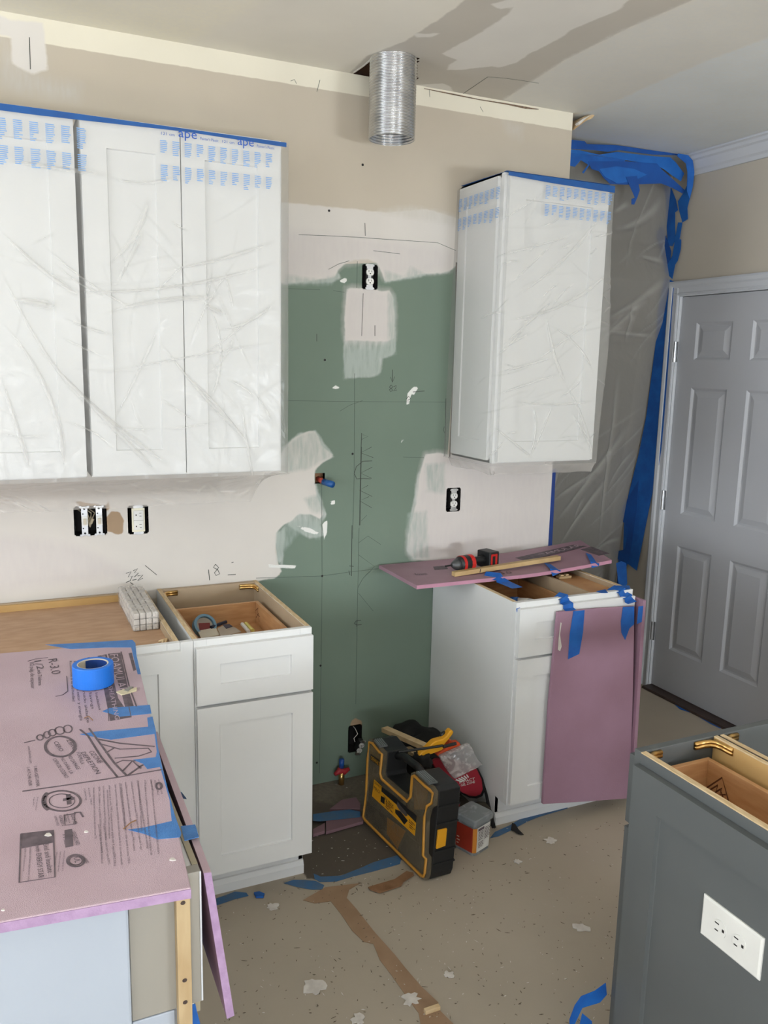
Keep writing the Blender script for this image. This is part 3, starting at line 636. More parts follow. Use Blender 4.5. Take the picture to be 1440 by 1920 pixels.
film('front_sheet', M_filmr, fR, 380, 300, rf, cre=lambda s, t: RFO.at(RFO.C, s*RLEN, 2.343-1.025*t))
def fRs(s, t):
    x, y, nx, ny = lerp_path(RPATH, s); z = 1.318-.035*t*(1+.4*noise.noise(Vector((x*9, y*9, 2))))
    o = .012*noise.noise(Vector((x*14, y*14, z*20)))*t-.02*t
    return Vector((x+nx*o, y+ny*o, z))
film('bottom_skirt', M_filmu, fRs, 160, 12, rf)
tp = MB(); tp.ribbon([(.812, -.3405, 2.345), (1.0, -.3405, 2.342), (1.279, -.3405, 2.339)], [.012, .020, .024], (0, -1, 0), .0008)
tp.ribbon([(RU0, -.012, 2.3585), (RU0+.006, -.16, 2.359), (RU0+.012, -.30, 2.3585)], .018, (0, 0, 1), .001); tp.ribbon([(RU0, -.31, 2.3585), (RU1, -.31, 2.3585)], .02, (0, 0, 1), .001)
tp.build('tape_strip', M_tapedk, rf)
# printed columns of small text on the film
def print_cols(fn, S_of_x, cols, z_rows, ztop, zbot, wcol, seed, parent):
    mb = MB(); rr = random.Random(seed)
    for ci, s0 in enumerate(cols):
        for (za, zb_) in z_rows:
            nl = int((za-zb_)/.0052) + rr.randint(-1, 1)
            ragged = rr.uniform(.5, 1)
            for k in range(nl):
                z = za-k*.0052-.0012*ci*0; w = wcol*(1 if k < nl*.6 else rr.uniform(.35, 1))*rr.uniform(.82, 1)
                t0 = (ztop-z)/(ztop-zbot); t1 = (ztop-z+.0024)/(ztop-zbot)
                A = [fn(s0, t0, .0015), fn(s0+w, t0, .0015), fn(s0+w, t1, .0015), fn(s0, t1, .0015)]
                mb.add(A, [(0, 1, 2, 3)])
    o = mb.build('printed_text', M_bluepr, parent); o['kind'] = 'stuff'; return o
LL = LLEN; sx = lambda x: (x+1.42)/LL
print_cols(fL, None, [sx(-.378+.0352*i) for i in range(10)], [(2.308, 2.262), (2.240, 2.196)], 2.345, 1.318, .021/LL, 3, lf)
print_cols(fL, None, [sx(-.89+.0405*i) for i in range(8)], [(2.312, 2.258), (2.242, 2.188)], 2.345, 1.318, .025/LL, 4, lf)
RL = RLEN; rx = lambda x: (.321+.0198+(x-.812))/RL
print_cols(fR, None, [rx(.972+.031*i) for i in range(10)], [(2.322, 2.278), (2.258, 2.212)], 2.343, 1.318, .021/RL, 5, rf)
print_cols(fR, None, [(.02+.038*i)/RL for i in range(8)], [(2.305, 2.262), (2.235, 2.192)], 2.343, 1.318, .026/RL, 6, rf)
lt = MB(); q = Vector((0, -1, 0))
for tx, x0, x1, h in (("121 cm", -.375, -.337, .008), ("ape", -.326, -.272, .017), ("Painter's Plastic", -.262, -.208, .008), ("121 cm", -.196, -.160, .008), ("ape", -.150, -.100, .017), ("Painter's Plastic", -.090, -.035, .008)):
    text_on(lt, tx, (x0, -.3395, 2.3215), (x1, -.3395, 2.3215), h, q)
lt.build('printed_logo', M_bluedk, lf)['kind'] = 'stuff'

# ---- base cabinets
HB = .876
def bracket(parent, p, a, b, L=.045):
    """brass corner bracket: rounded bar along a then bent along b"""
    p, a, b = Vector(p), Vector(a), Vector(b)
    m = MB(); pts = [p+a*L, p+a*L*.5, p+a*.012+b*.003, p+a*.003+b*.012, p+b*L*.5, p+b*L]
    m.tube([q_+Vector((0,0,.005)) for q_ in pts], .0055, 8); m.tube([q_-Vector((0,0,.003)) for q_ in pts], .0055, 8)
    o = m.build('corner_bracket', M_brass, parent, smooth=True)
    s_ = MB()
    for q_ in (p+a*L*.7, p+b*L*.7):
        s_.box(q_-Vector((.003, .003, .002))-(a+b)*0, q_+Vector((.003, .003, .005)))
    return o
def drawer_box(parent, x0, x1, y0, y1, z0, z1, t=.012, m=M_birch, name='drawer_box'):
    d = MB(); d.box((x0, y0, z0), (x0+t, y1, z1)); d.box((x1-t, y0, z0), (x1, y1, z1)); d.box((x0+t, y0, z0), (x1-t, y0+t, z1)); d.box((x0+t, y1-t, z0), (x1-t, y1, z1)); d.box((x0+t, y0+t, z0), (x1-t, y1-t, z0+.008))
    return d.build(name, m, parent, bevel=.001)
def base_carcass(t, x0, x1, yb=-.004, yf=-.591, left=M_white, right=M_white):
    for a, b, mm in ((x0, x0+.014, left), (x1-.014, x1, right)):
        MB().prism([(a, yb, HB-.002), (a, yf, HB-.002), (a, yf, .114), (a, yf+.056, .114), (a, yf+.056, 0.0), (a, yb, 0.0)], (b-a, 0, 0)).build('side_panel', mm, t)
        MB().box((a, yf, HB-.002), (b, yb, HB)).build('plywood_edge', M_ply, t)
    c = MB(); c.box((x0+.014, yb-.014, .11), (x1-.014, yb, HB-.001)); c.box((x0+.014, yf, .114), (x1-.014, yb-.014, .13)); c.box((x0+.0141, yf, .45), (x0+.0165, yb-.014, HB-.003)); c.box((x1-.0165, yf, .45), (x1-.0141, yb-.014, HB-.003))
    c.build('interior', M_inner, t)
    k = MB(); k.box((x0+.001, yf+.056, 0.0), (x1-.001, yf+.07, .114)); k.build('toe_kick', M_white, t)
def face_frame(t, x0, x1, rails, yf=-.591, m=M_white):
    f = MB(); f.box((x0, yf-.019, .114), (x0+.038, yf, HB)); f.box((x1-.038, yf-.019, .114), (x1, yf, HB))
    for z0, z1 in rails: f.box((x0+.038, yf-.019, z0), (x1-.038, yf, z1))
    return f.build('face_frame', m, t, bevel=.0008)
# 15 in drawer base (open top)
t = thing('base_cabinet', (-.183, -.3, 0), 'white open-topped drawer base cabinet left of the green board wall', 'cabinet')
base_carcass(t, -.366, -.001); face_frame(t, -.366, -.001, [(.838, HB), (.66, .69), (.114, .15)])
place(shaker(.360, .175, .07, .053, bot=.058), (-.3625, -.6105, .681)).build('drawer_front', M_white, t, bevel=.001)
place(shaker(.360, .548, .066, .058, bot=.06), (-.3625, -.6105, .123)).build('door', M_white, t, bevel=.001)
drawer_box(t, -.335, -.036, -.588, -.145, .752, .838)
MB().box((-.351, -.03, .80), (-.016, -.0185, HB)).build('back_rail', M_inner, t)
bracket(t, (-.349, -.034, .862), (1, 0, 0), (0, -1, 0), .05); bracket(t, (-.018, -.034, .862), (-1, 0, 0), (0, -1, 0), .055)
k = MB(); k.prism([(-.36, -.533, 0.0), (-.36, -.547, 0.0), (-.36, -.547, .03), (-.36, -.540, .045), (-.36, -.533, .048)], (.36, 0, 0)); k.build('toe_moulding', M_white, t)
inner_c = t
# 33 in base with brown board
t = thing('base_cabinet', (-.82, -.3, 0), 'white wide base cabinet with brown board top, left of the open drawer cabinet', 'cabinet')
base_carcass(t, -1.23, -.405); face_frame(t, -1.23, -.405, [(.838, HB), (.114, .15)])
for a, b in ((-1.22, -.83), (-.826, -.407)): place(shaker(b-a, .733, .064, .06), (a, -.6105, .123)).build('door', M_white, t, bevel=.001)
MB().box((-1.215, -.59, .838), (-.420, -.019, .850)).build('top_board', M_board, t)
MB().box((-1.215, -.030, .85), (-.420, -.0185, HB-.004)).build('back_rail', M_innerg, t)
cl = MB(); cl.tube([(-.447, -.51, .853), (-.438, -.53, .862), (-.446, -.55, .856)], .004, 6); cl.tube([(-.437, -.505, .853), (-.428, -.525, .862), (-.436, -.545, .856)], .004, 6); cl.build('wood_clip', M_pine, t)
fstr = MB(); fstr.box((-.4045, -.6095, .114), (-.3668, -.592, HB)); tag(fstr.build('filler_strip', M_white, bevel=.001), 'narrow white vertical filler strip between the two left base cabinets', 'filler strip')
# right base (open top)
RB0, RB1 = .752, 1.268
t = thing('base_cabinet', (1.01, -.3, 0), 'white base cabinet with a pink foam board on its top and front', 'cabinet')
base_carcass(t, RB0, RB1); face_frame(t, RB0, RB1, [(.838, HB), (.66, .69), (.114, .15)])
place(shaker(.508, .175, .07, .053, bot=.058), (RB0+.004, -.6105, .681)).build('drawer_front', M_white, t, bevel=.001)
place(shaker(.508, .548, .070, .065, bot=.06), (RB0+.004, -.6105, .123)).build('door', M_white, t, bevel=.001)
drawer_box(t, RB0+.045, RB0+.325, -.588, -.145, .72, .825)
MB().box((RB0+.335, -.588, .70), (RB0+.347, -.02, HB-.004)).build('divider', M_inner, t)
MB().box((RB0+.347, -.588, .845), (RB1-.016, -.02, .855)).build('stretcher_board', M_birch, t)
cb = MB(); cb.box((RB0+.39, -.33, .855), (RB0+.45, -.305, .866)); cb.box((RB0+.40, -.325, .866), (RB0+.415, -.31, .872)); cb.box((RB0+.425, -.325, .866), (RB0+.44, -.31, .872)); cb.build('mounting_clip', M_pine, t, bevel=.002)
k = MB(); k.prism([(RB0, -.533, 0), (RB0, -.547, 0), (RB0, -.547, .03), (RB0, -.540, .045), (RB0, -.533, .048)], (RB1-RB0, 0, 0)); k.build('toe_moulding', M_white, t)

# ---- island
IX, IY = .363, -1.65
t = thing('kitchen_island', (1.0, -2.3, 0), 'dark gray kitchen island with open cabinet tops in the lower right corner', 'island')
def ibox(name, boxes, m, bevel=.0008):
    mb = MB()
    for a, b in boxes: mb.box(a, b)
    return mb.build(name, m, t, bevel=bevel)
ibox('side_panel', [((IX, -2.9, 0), (IX+.014, IY-.019, HB-.003))], M_gray); ibox('side_panel', [((.572, -2.9, .1), (.583, IY-.02, HB-.003))], M_innerg)
ibox('side_panel', [((.591, -2.9, .1), (.602, IY-.02, HB-.003))], M_gray)
ibox('side_panel', [((1.5, -2.9, 0), (1.514, IY-.02, HB-.003))], M_gray)
ibox('plywood_edge', [((IX, -2.9, HB-.003), (IX+.014, IY-.019, HB))], M_ply); ibox('plywood_edge', [((.572, -2.9, HB-.003), (.583, IY-.02, HB))], M_ply); ibox('plywood_edge', [((.591, -2.9, HB-.003), (.602, IY-.02, HB))], M_ply)
ibox('face_frame', [((IX, IY-.019, .114), (IX+.03, IY, HB)), ((IX+.03, IY-.019, .80), (1.514, IY, HB)), ((.555, IY-.019, .114), (.62, IY, .8)), ((1.48, IY-.019, .114), (1.514, IY, .8)), ((IX+.03, IY-.019, .114), (1.48, IY, .15))], M_gray)
ibox('interior', [((IX+.014, -2.9, .114), (.572, IY-.019, .13)), ((.602, -2.9, .114), (1.5, IY-.019, .13))], M_innerg)
ibox('toe_kick', [((IX+.001, IY-.09, 0), (1.5, IY-.075, .114))], M_gray)
ibox('end_stile', [((IX-.02, -1.675, 0), (IX, IY-.001, .86))], M_gray) if False else None
place(shaker(1.18, .79, .078, .078, t=.017, rec=.010), (IX-.0005, -1.668, .06), -PI/2).build('end_panel', M_gray, t, bevel=.001)
place(shaker(.20, .16, .05, .045), (.569, IY+.0005, .695), PI).build('drawer_front', M_gray, t); place(shaker(.20, .56, .05, .055), (.569, IY+.0005, .123), PI).build('door', M_gray, t)
place(shaker(.44, .16, .05, .045), (1.03, IY+.0005, .695), PI).build('drawer_front', M_gray, t); place(shaker(.44, .56, .05, .055), (1.03, IY+.0005, .123), PI).build('door', M_gray, t)
db = drawer_box(t, .40, .545, -2.25, IY-.035, .735, .838)
bracket(t, (.378, IY-.022, .862), (1, 0, 0), (0, -1, 0), .04); bracket(t, (.570, IY-.022, .862), (-1, 0, 0), (0, -1, 0), .055); bracket(t, (.604, IY-.022, .862), (1, 0, 0), (0, -1, 0), .04)
nb = (-1, 0, 0); sy = MB()
P_ = lambda u, v: W(u, v, 'x', .5325)
for l in ([(1300,1494),(1354,1458),(1366,1502)], [(1330,1482),(1346,1472),(1342,1484),(1354,1478),(1350,1490),(1361,1490)], [(1336,1490),(1350,1480),(1356,1495)]):
    sy.ribbon([P_(*a) for a in l], .0035, nb, .0004)
sy.build('stamped_symbol', mat('burnt_stamp', (88, 50, 28), .8), t)
# outlet plate in the end panel
op = thing('outlet_plate', (IX-.01, -1.95, .64), 'white horizontal duplex outlet plate on the dark gray island end panel', 'outlet')
xo = IX-.0075
m_ = MB(); y0, y1, z0, z1 = -2.022, -1.880, .592, .678
ring = lambda q, x: [(x, y0+q, z0+q), (x, y1-q, z0+q), (x, y1-q, z1-q), (x, y0+q, z1-q)]
m_.frustum(ring(0, xo), ring(0, xo-.003)); m_.frustum(ring(0, xo-.003), ring(.004, xo-.006)); m_.build('plate', M_outlet, op)
for yc in (-1.928, -1.974):
    r_ = MB(); zc = .635
    r_.prism([(xo-.006, yc+.017*math.cos(a*PI/8)*(1 if abs(math.cos(a*PI/8)) < .85 else .9), zc+.0165*math.sin(a*PI/8)) for a in range(16)], (-.0015, 0, 0)); rr_ = r_.build('receptacle', M_outlet, op)
    s_ = MB(); s_.box((xo-.0078, yc+.002, zc+.006), (xo-.0074, yc+.012, zc+.0085)); s_.box((xo-.0078, yc+.003, zc-.0085), (xo-.0074, yc+.011, zc-.006)); s_.box((xo-.0078, yc-.011, zc-.003), (xo-.0074, yc-.006, zc+.003)); s_.build('slot', M_slot, rr_)

# ---- peninsula on the left
t = thing('peninsula_cabinet', (-1.0, -1.2, 0), 'peninsula cabinet run under the pink foam board at lower left', 'cabinet')
mb = MB(); mb.box((-1.5, -1.70, .0), (-.66, -.632, .114)); mb.box((-1.5, -1.70, .114), (-.604, -.632, .870)); mb.build('body', M_white, t)
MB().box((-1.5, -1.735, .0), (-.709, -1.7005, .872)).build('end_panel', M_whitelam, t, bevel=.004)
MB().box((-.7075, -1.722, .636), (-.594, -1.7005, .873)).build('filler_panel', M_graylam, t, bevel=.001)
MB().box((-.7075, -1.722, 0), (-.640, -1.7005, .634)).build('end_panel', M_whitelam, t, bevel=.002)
MB().box((-.5965, -1.7235, .638), (-.5938, -1.7225, .873)).build('edge_strip', M_trim, t)
MB().box((-.6035, -1.70, .60), (-.594, -.66, .8735)).build('counter_edge', mat('olive_counter_edge', (160, 150, 126), .5), t)
st = thing('wood_strut', (-.627, -1.735, 0), 'pale vertical wood batten with screw holes under the foam board corner', 'batten')
MB().box((-.6375, -1.742, .0), (-.6155, -1.7235, .868)).build('batten', mat('strut_pine', (182, 160, 124), .65, rgb2=(164, 138, 100), nscale=10, stretch=(3, 3, .6)), st, bevel=.001)
sh = MB()
for z in (.838, .70, .66): sh.prism([(-.627+.004*math.cos(a*PI/4), -1.7422, z+.0035*math.sin(a*PI/4)) for a in range(8)], (0, -.0006, 0))
sh.build('screw_hole', M_thr, st)['kind'] = 'stuff'

# ================================================================== FOAM BOARDS
ZF = .905; NZ = (0, 0, 1); F = lambda u, v: W(u, v, 'z', ZF)
t = thing('foam_board', (-.8, -1.2, .875), 'large pink foam insulation board with black print lying on the peninsula', 'foam board')
c0, c1 = F(250, 1204), F(358, 1664); c2 = F(0, 1728); d01 = (c0-c1); dx_ = (c2-c1).normalized()
far = c0 + dx_*.75; near = c1+dx_*.75
fb = MB(); fb.prism([c0, c1, near, far], (0, 0, -.018)); fb.build('board', M_foam, t, bevel=.0015)
e = MB(); q = (c1-c0).normalized()*.0012; e.prism([c1+q+Vector((0,0,-.0022)), near+q+Vector((0,0,-.0022)), near+q+Vector((0,0,-.0172)), c1+q+Vector((0,0,-.0172))], -q*.9); e.build('cut_edge', M_foame, t)
def tape_poly(parent, pts, fn=F, d=(0,0,.0007), m=M_tapel, name='tape_strip'):
    mb = MB(); mb.prism([fn(*p) if len(p) == 2 else Vector(p) for p in pts], d); return mb.build(name, m, parent)
tape_poly(t, [(85,1209),(130,1207),(200,1203),(248,1200),(254,1206),(256,1230),(264,1264),(258,1264),(246,1214),(200,1214),(133,1217)])
tape_poly(t, [(192,1334),(205,1328),(281,1322),(284,1338),(225,1344),(212,1340)])
tape_poly(t, [(150,1377),(180,1372),(278,1363),(276,1346),(286,1344),(292,1370),(296,1400),(302,1430),(312,1470),(320,1500),(328,1530),(340,1562),(338,1570),(295,1574),(272,1564),(240,1556),(270,1552),(322,1540),(318,1500),(300,1438),(276,1442),(268,1432),(250,1425),(292,1420),(294,1410),(290,1376),(208,1387)])
pr = MB(); li = MB(); 
def T(s_, a, b, h, mb=None): text_on(mb or pr, s_, F(*a), F(*b), h, NZ, .0009)
# dark title block with light letters
dk = MB(); dk.prism([F(202,1226),(F(226,1224)),(F(240,1290)),(F(252,1328)),(F(236,1332)),(F(228,1300)),(F(214,1262))], (0,0,.0004)); dk.prism([F(241,1225),F(247,1224),F(255,1256),(F(250,1258))], (0,0,.0004))
dk.prism([F(183,1230),F(200,1227),F(222,1310),F(240,1336),F(246,1345),(F(207,1352)),(F(200,1320))], (0,0,.0003))
dk.build('print_block', M_ink, t)['kind'] = 'stuff'
T('FOAMULAR', (206,1228), (224,1300), .020, li); T('INSULATING SHEATHING', (190,1230), (216,1350), .010, li)
T('R-3.0', (90,1237), (97,1265), .022); T('1/2', (64,1240), (70,1256), .017); T('inch Thickness', (70,1257), (72,1286), .009); T('1/2 pulg. de espesor', (56,1243), (58,1292), .010)
T('Extruded Polystyrene Insulation', (164,1233), (185,1332), .006); T('Ensures Energy Savings', (156,1236), (172,1330), .006); T('Poliestireno extruido aislante', (147,1238), (163,1356), .006); T('Barrera al paso de calor y energia', (138,1240), (150,1352), .006); T('Resistente a la humedad', (130,1240), (136,1316), .006)
T('CERO', (100,1392), (112,1410), .0085); T('ZERO', (124,1388), (138,1408), .0085)
T('OZONE', (166,1410), (184,1432), .0095); T('DEPLETION', (151,1412), (180,1452), .0095); T('FORMULA', (143,1412), (152,1434), .007); T('NO DAMAGE', (126,1418), (144,1444), .0075); T('NO DAÑA LA', (113,1422), (132,1452), .0075); T('CAPA DE OZONO', (98,1424), (122,1460), .0075)
T('www.foamular.com', (52,1400), (56,1432), .005); T('1-800-GET-PINK', (63,1438), (68,1476), .006); T('1-419-248-6568', (50,1440), (54,1474), .006)
T('NAHB', (131,1527), (138,1547), .0065); T('RESEARCH', (124,1527), (129,1544), .003); T('CENTER', (119,1528), (123,1542), .003); T('GREEN', (110,1530), (116,1550), .005); T('APPROVED', (101,1531), (107,1550), .004)
T('GREENGUARD', (133,1560), (143,1586), .0065); T('F1:02', (117,1566), (121,1584), .004)
T('Seal and Insulate', (81,1584), (90,1638), .008, pr); T('with ENERGY STAR', (66,1587), (72,1648), .008, pr)
T('UL', (138,1609), (141,1619), .008); T('CLASSIFIED', (151,1604), (163,1620), .004)
pr.build('printed_lettering', M_ink, t)['kind'] = 'stuff'; li.build('light_lettering', M_foam, t)['kind'] = 'stuff'
pg = MB(); U_ = lambda a, b: (Vector(NZ).cross(F(*b)-F(*a))).normalized()
WORDS = 'poliestireno celular extruido de la norma TYPE IV resistencia termica por pulgada valor R segun ASTM C 578 el aislante no es un producto estructural mantenga lejos de la llama la instalacion del aislante requiere barrera contra fuego owens corning toledo ohio consulte el manual antes de usar este material combustible'.split()
_pw = random.Random(5)
def para(a, b, rows, pitch, seed, thick=.0035):
    A, B = F(*a), F(*b); up = U_(a, b); L = (B-A).length; d = (B-A).normalized()
    for r in range(rows):
        n = max(3, int(L/(thick*4.0))); k = _pw.randrange(len(WORDS)); ws = ' '.join((WORDS*2)[k:k+n])[:int(L/(thick*.62))]
        e = B if r < rows-1 else A+d*L*.7
        text_on(pg, ws, A-up*(r*pitch), e-up*(r*pitch), thick, NZ, .0008)
para((282,1462), (296,1602), 3, .0115, 1); para((256,1464), (276,1592), 4, .0105, 2); para((226,1470), (240,1620), 4, .0105, 3); para((200,1482), (206,1620), 1, .01, 4)
para((184,1476), (190,1620), 2, .009, 5); para((165,1478), (170,1510), 2, .007, 6, .003); para((193,1545), (203,1622), 2, .008, 7, .003); para((56,1590), (52,1652), 2, .008, 8, .0028); para((120,1596), (116,1634), 3, .006, 9, .0025)
para((296,1462), (303,1490), 3, .007, 10, .003); para((70,1495), (66,1520), 2, .006, 11, .0025)
pg.build('printed_paragraph', M_ink, t)['kind'] = 'stuff'
ln = MB()
def LN(pts, w=.003): ln.ribbon([F(*p) for p in pts], w, NZ, .0008)
def ell(cu, cv, ru_, rv_, w=.004, a0=0, a1=2*PI, rot=0):
    n = 28; pts = []
    for i in range(n+1):
        a = a0+(a1-a0)*i/n; x, y = ru_*math.cos(a), rv_*math.sin(a); pts.append((cu+x*math.cos(rot)-y*math.sin(rot), cv+x*math.sin(rot)+y*math.cos(rot)))
    LN(pts, w)
LN([(42,1484),(120,1473),(220,1458),(305,1443)]); LN([(45,1393),(66,1388)]); ell(75,1383,6,5,.003); ell(88,1378,6,6,.003); ell(98,1374,7,6,.003); ell(112,1370,9,7,.003); ell(127,1367,8,7,.003)
ell(113,1400,28,19,.006); LN([(150,1368),(165,1380),(190,1420),(220,1457)], .004); LN([(167,1366),(186,1392),(215,1432),(238,1455)], .004)
LN([(182,1386),(225,1394),(290,1400)], .004); LN([(188,1395),(225,1405),(278,1403),(284,1410),(260,1418),(215,1422)], .003); LN([(215,1402),(198,1412)], .003); LN([(216,1432),(230,1426),(254,1427)], .003); LN([(230,1446),(248,1427),(264,1441)], .004); LN([(238,1455),(268,1434)], .004)
LN([(52,1240),(66,1236),(90,1233)], .002); LN([(125,1268),(127,1296),(118,1303),(104,1306)], .002)
LN([(212,1225),(236,1300),(246,1345)], .0018) ; LN([(227,1222),(243,1290),(256,1325)], .003); LN([(195,1228),(204,1352)], .0014)
ell(116,1502,35,19,.004); ell(116,1502,24,13,.0015); ell(96,1502,14,17,.008, PI*.6, PI*1.35); LN([(118,1500),(140,1497)], .008); LN([(128,1490),(130,1508)], .008)
LN([(39,1564),(100,1557),(103,1645),(36,1655),(39,1564)], .0022); LN([(120,1529),(142,1526)], .0015); LN([(120,1529),(122,1548),(141,1545),(139,1526)], .0015); LN([(139,1524),(150,1523),(156,1532)], .003)
ell(142,1614,16,11,.0035); ell(142,1614,12,8,.0015); LN([(128,1556),(130,1588)], .012)
ell(298,1474,5,6,.004)
ln.prism([F(39,1565), F(99,1558), F(100,1580), F(40,1591)], (0, 0, .0004))
ln.build('printed_drawing', M_ink, t)['kind'] = 'stuff'

def thingmesh(mb, name, m, label, cat, group=None, **k): return tag(mb.build(name, m, **k), label, cat, group)
# foam strip taped below the board edge, its print-less inner face dark
t = thing('foam_board', (-.56, -1.4, .6), 'narrow lavender-edged pink foam strip hanging beside the peninsula edge', 'foam board')
tA, tB = Vector((-.5895, -1.722, .868)), Vector((-.577, -1.722, .866)); bA, bB = Vector((-.5545, -1.722, .588)), Vector((-.5415, -1.722, .590))
L_ = Vector((.012, .56, 0))
s_ = MB(); s_.prism([tA, tB, bB, bA], L_); s_.build('board', M_foamf, t, bevel=.001)
s_ = MB(); n_ = Vector((0, -.0008, 0)); s_.prism([tA+n_, tB+n_, bB+n_, bA+n_], -n_*.8); s_.build('cut_edge', M_foame, t)
s_ = MB(); u_ = Vector((0, 0, .0006)); s_.prism([tA+u_, tB+u_, tB+L_+u_, tA+L_+u_], -u_*.8); s_.build('cut_edge', M_foam, t)
tape_poly(t, [(339,1550),(366,1547),(373,1570),(346,1577)], lambda u, v: W(u, v, 'z', .8735), (0, 0, .0012))
s_ = MB(); s_.ribbon([W(312,1480,'x',-.575), W(322,1487,'x',-.56), W(345,1492,'x',-.55), W(348,1496,'x',-.545)], [.03, .03, .018, .006], (1, 0, .6), .0006); s_.ribbon([W(310,1470,'x',-.58), W(330,1488,'x',-.563), W(340,1520,'x',-.562)], [.03, .035, .006], (1, 0, .3), .0006)
s_.build('loose_tape', mat('teal_blue_tape', (24, 128, 170), .4), t)
cs = MB(); cs.prism([W(376,1760,'y',-1.55), W(400,1770,'y',-1.55), W(402,1850,'y',-1.55), W(380,1866,'y',-1.55), W(376,1864,'y',-1.55)], (0, .12, 0))
cs = film('x', mat('blue_plastic_drape', (10, 70, 110), .4), lambda a, b: Vector((-.5915+.028*b*(.4+.6*a)+.002*math.sin(a*18)*b, -1.6+.35*a, .86-.34*b)), 24, 10); cs.name = 'plastic_drape'
tag(cs, 'dark blue plastic drape hanging in the gap beside the peninsula', 'plastic sheet')
bt = MB(); bt.ribbon([W(356,1885,'y',-1.70), W(358,1900,'y',-1.70), W(368,1960,'y',-1.70)], [.018, .02, .03], NB, .001)
thingmesh(bt, 'blue_tape', M_tape, 'bright blue tape end hanging right of the pale wood batten', 'tape')

# foam on the right base cabinet: bowed board
t = thing('foam_board', (1.0, -.2, .88), 'pink foam board lying across the right base cabinet under the drill', 'foam board')
def zb(x, y):
    k = (x-.95)/.5
    return .881+.012*max(0, -k)*0+ .030*max(0, k)**1.5*(1 if k > 0 else 0)
def xr(y): return 1.385+(y+.345)*.3
NXB, NYB = 30, 10; mb = MB()
for lay in (0, .014):
    for j in range(NYB+1):
        y = -.345+.33*j/NYB
        for i in range(NXB+1):
            x = .498+(xr(y)-.498)*i/NXB; mb.v.append(Vector((x, y, zb(x, y)+lay)))
n1 = (NXB+1)*(NYB+1); g = lambda i, j, l: l*n1+j*(NXB+1)+i
for j in range(NYB):
    for i in range(NXB): mb.f.append((g(i,j,1), g(i+1,j,1), g(i+1,j+1,1), g(i,j+1,1))); mb.f.append((g(i,j,0), g(i,j+1,0), g(i+1,j+1,0), g(i+1,j,0)))
for i in range(NXB): mb.f.append((g(i,0,0), g(i+1,0,0), g(i+1,0,1), g(i,0,1))); mb.f.append((g(i,NYB,0), g(i,NYB,1), g(i+1,NYB,1), g(i+1,NYB,0)))
for j in range(NYB): mb.f.append((g(0,j,0), g(0,j,1), g(0,j+1,1), g(0,j+1,0))); mb.f.append((g(NXB,j,0), g(NXB,j+1,0), g(NXB,j+1,1), g(NXB,j,1)))
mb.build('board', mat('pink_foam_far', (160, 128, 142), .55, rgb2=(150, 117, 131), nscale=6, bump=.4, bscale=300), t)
eb = MB(); eb.ribbon([(.498+(1.385-.498)*i/20, -.3455, zb(.498+(1.385-.498)*i/20, 0)+.007) for i in range(21)], .0135, NB, .0006); eb.build('cut_edge', mat('pink_foam_edge', (186, 134, 156), .6), t)
G = lambda u, v: (lambda p: Vector((p.x, p.y, zb(p.x, p.y)+.0145)))(W(u, v, 'z', .897))
dk = MB(); dk.prism([G(966,1047), G(1075,1032), G(1100,1036), G(985,1053)], (0,0,.0005)); dk.prism([G(1088,1040), G(1108,1037), G(1142,1050), G(1122,1052)], (0,0,.0005)); dk.prism([G(812,1062), G(836,1060), G(840,1066), G(815,1068)], (0,0,.0004)); dk.build('print_block', M_ink, t)['kind'] = 'stuff'
li = MB(); text_on(li, 'FOAMULAR', G(1005,1048), G(1092,1035), .03, NZ, .0012); li.build('light_lettering', M_foam, t)['kind'] = 'stuff'
dk = MB()
for a, b, s_ in (((925,1078), (962,1074), 'R-3.0'), ((780,1078), (802,1077), 'foam')): text_on(dk, s_, G(*a), G(*b), .03, NZ, .0008)
dk.build('printed_lettering', M_ink, t)['kind'] = 'stuff'
def rib(parent, pts, w, n, m=M_tape, name='tape_strip', th=.0008):
    mb = MB(); mb.ribbon(pts, w, n, th); return mb.build(name, m, parent)
rib(t, [G(908,1078), Vector((.845, -.346, .898)), Vector((.851, -.350, .885)), Vector((.86, -.372, .879)), Vector((.862, -.45, .8785))], .045, (0, -.6, .8))
rib(t, [G(1030,1060), Vector((1.108, -.345, zb(1.108,0)+.016)), Vector((1.112, -.348, zb(1.11,0)-.004))], .045, (0, -.5, .9))
rib(t, [G(1106,1049), Vector((1.30, -.345, zb(1.3,0)+.016)), Vector((1.302, -.348, zb(1.3,0)-.002))], .038, (0, -.5, .9))

# two mauve boards on the cabinet front
t = thing('foam_board', (1.08, -.65, 0), 'mauve foam board taped over the front of the right base cabinet', 'foam board')
q = lambda u, v: W(u, v, 'y', -.648)
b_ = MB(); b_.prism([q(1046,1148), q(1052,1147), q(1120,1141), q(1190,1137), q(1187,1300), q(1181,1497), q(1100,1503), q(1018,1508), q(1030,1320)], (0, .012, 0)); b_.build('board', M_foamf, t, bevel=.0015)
w_ = MB(); w_.prism([W(1051,1167,'y',-.6488), W(1053,1168,'y',-.6488), W(1050,1190,'y',-.6488), W(1053,1212,'y',-.6488), W(1050,1221,'y',-.6488), W(1046,1218,'y',-.6488), W(1048,1190,'y',-.6488)], (0, -.0004, 0)); w_.build('bare_mark', M_plaster, t)
yb_ = -.6492; qf = lambda u, v, y=yb_: W(u, v, 'y', y)
def front_tape(pts):
    mb = MB(); mb.prism([qf(*p) for p in pts], (0, -.0008, 0)); mb.build('tape_strip', M_tape, t)
front_tape([(1075,1146),(1096,1144),(1093,1185),(1086,1226),(1065,1236),(1068,1190)])
front_tape([(1168,1138),(1189,1137),(1189,1170),(1180,1178),(1172,1200),(1165,1186),(1164,1165)])
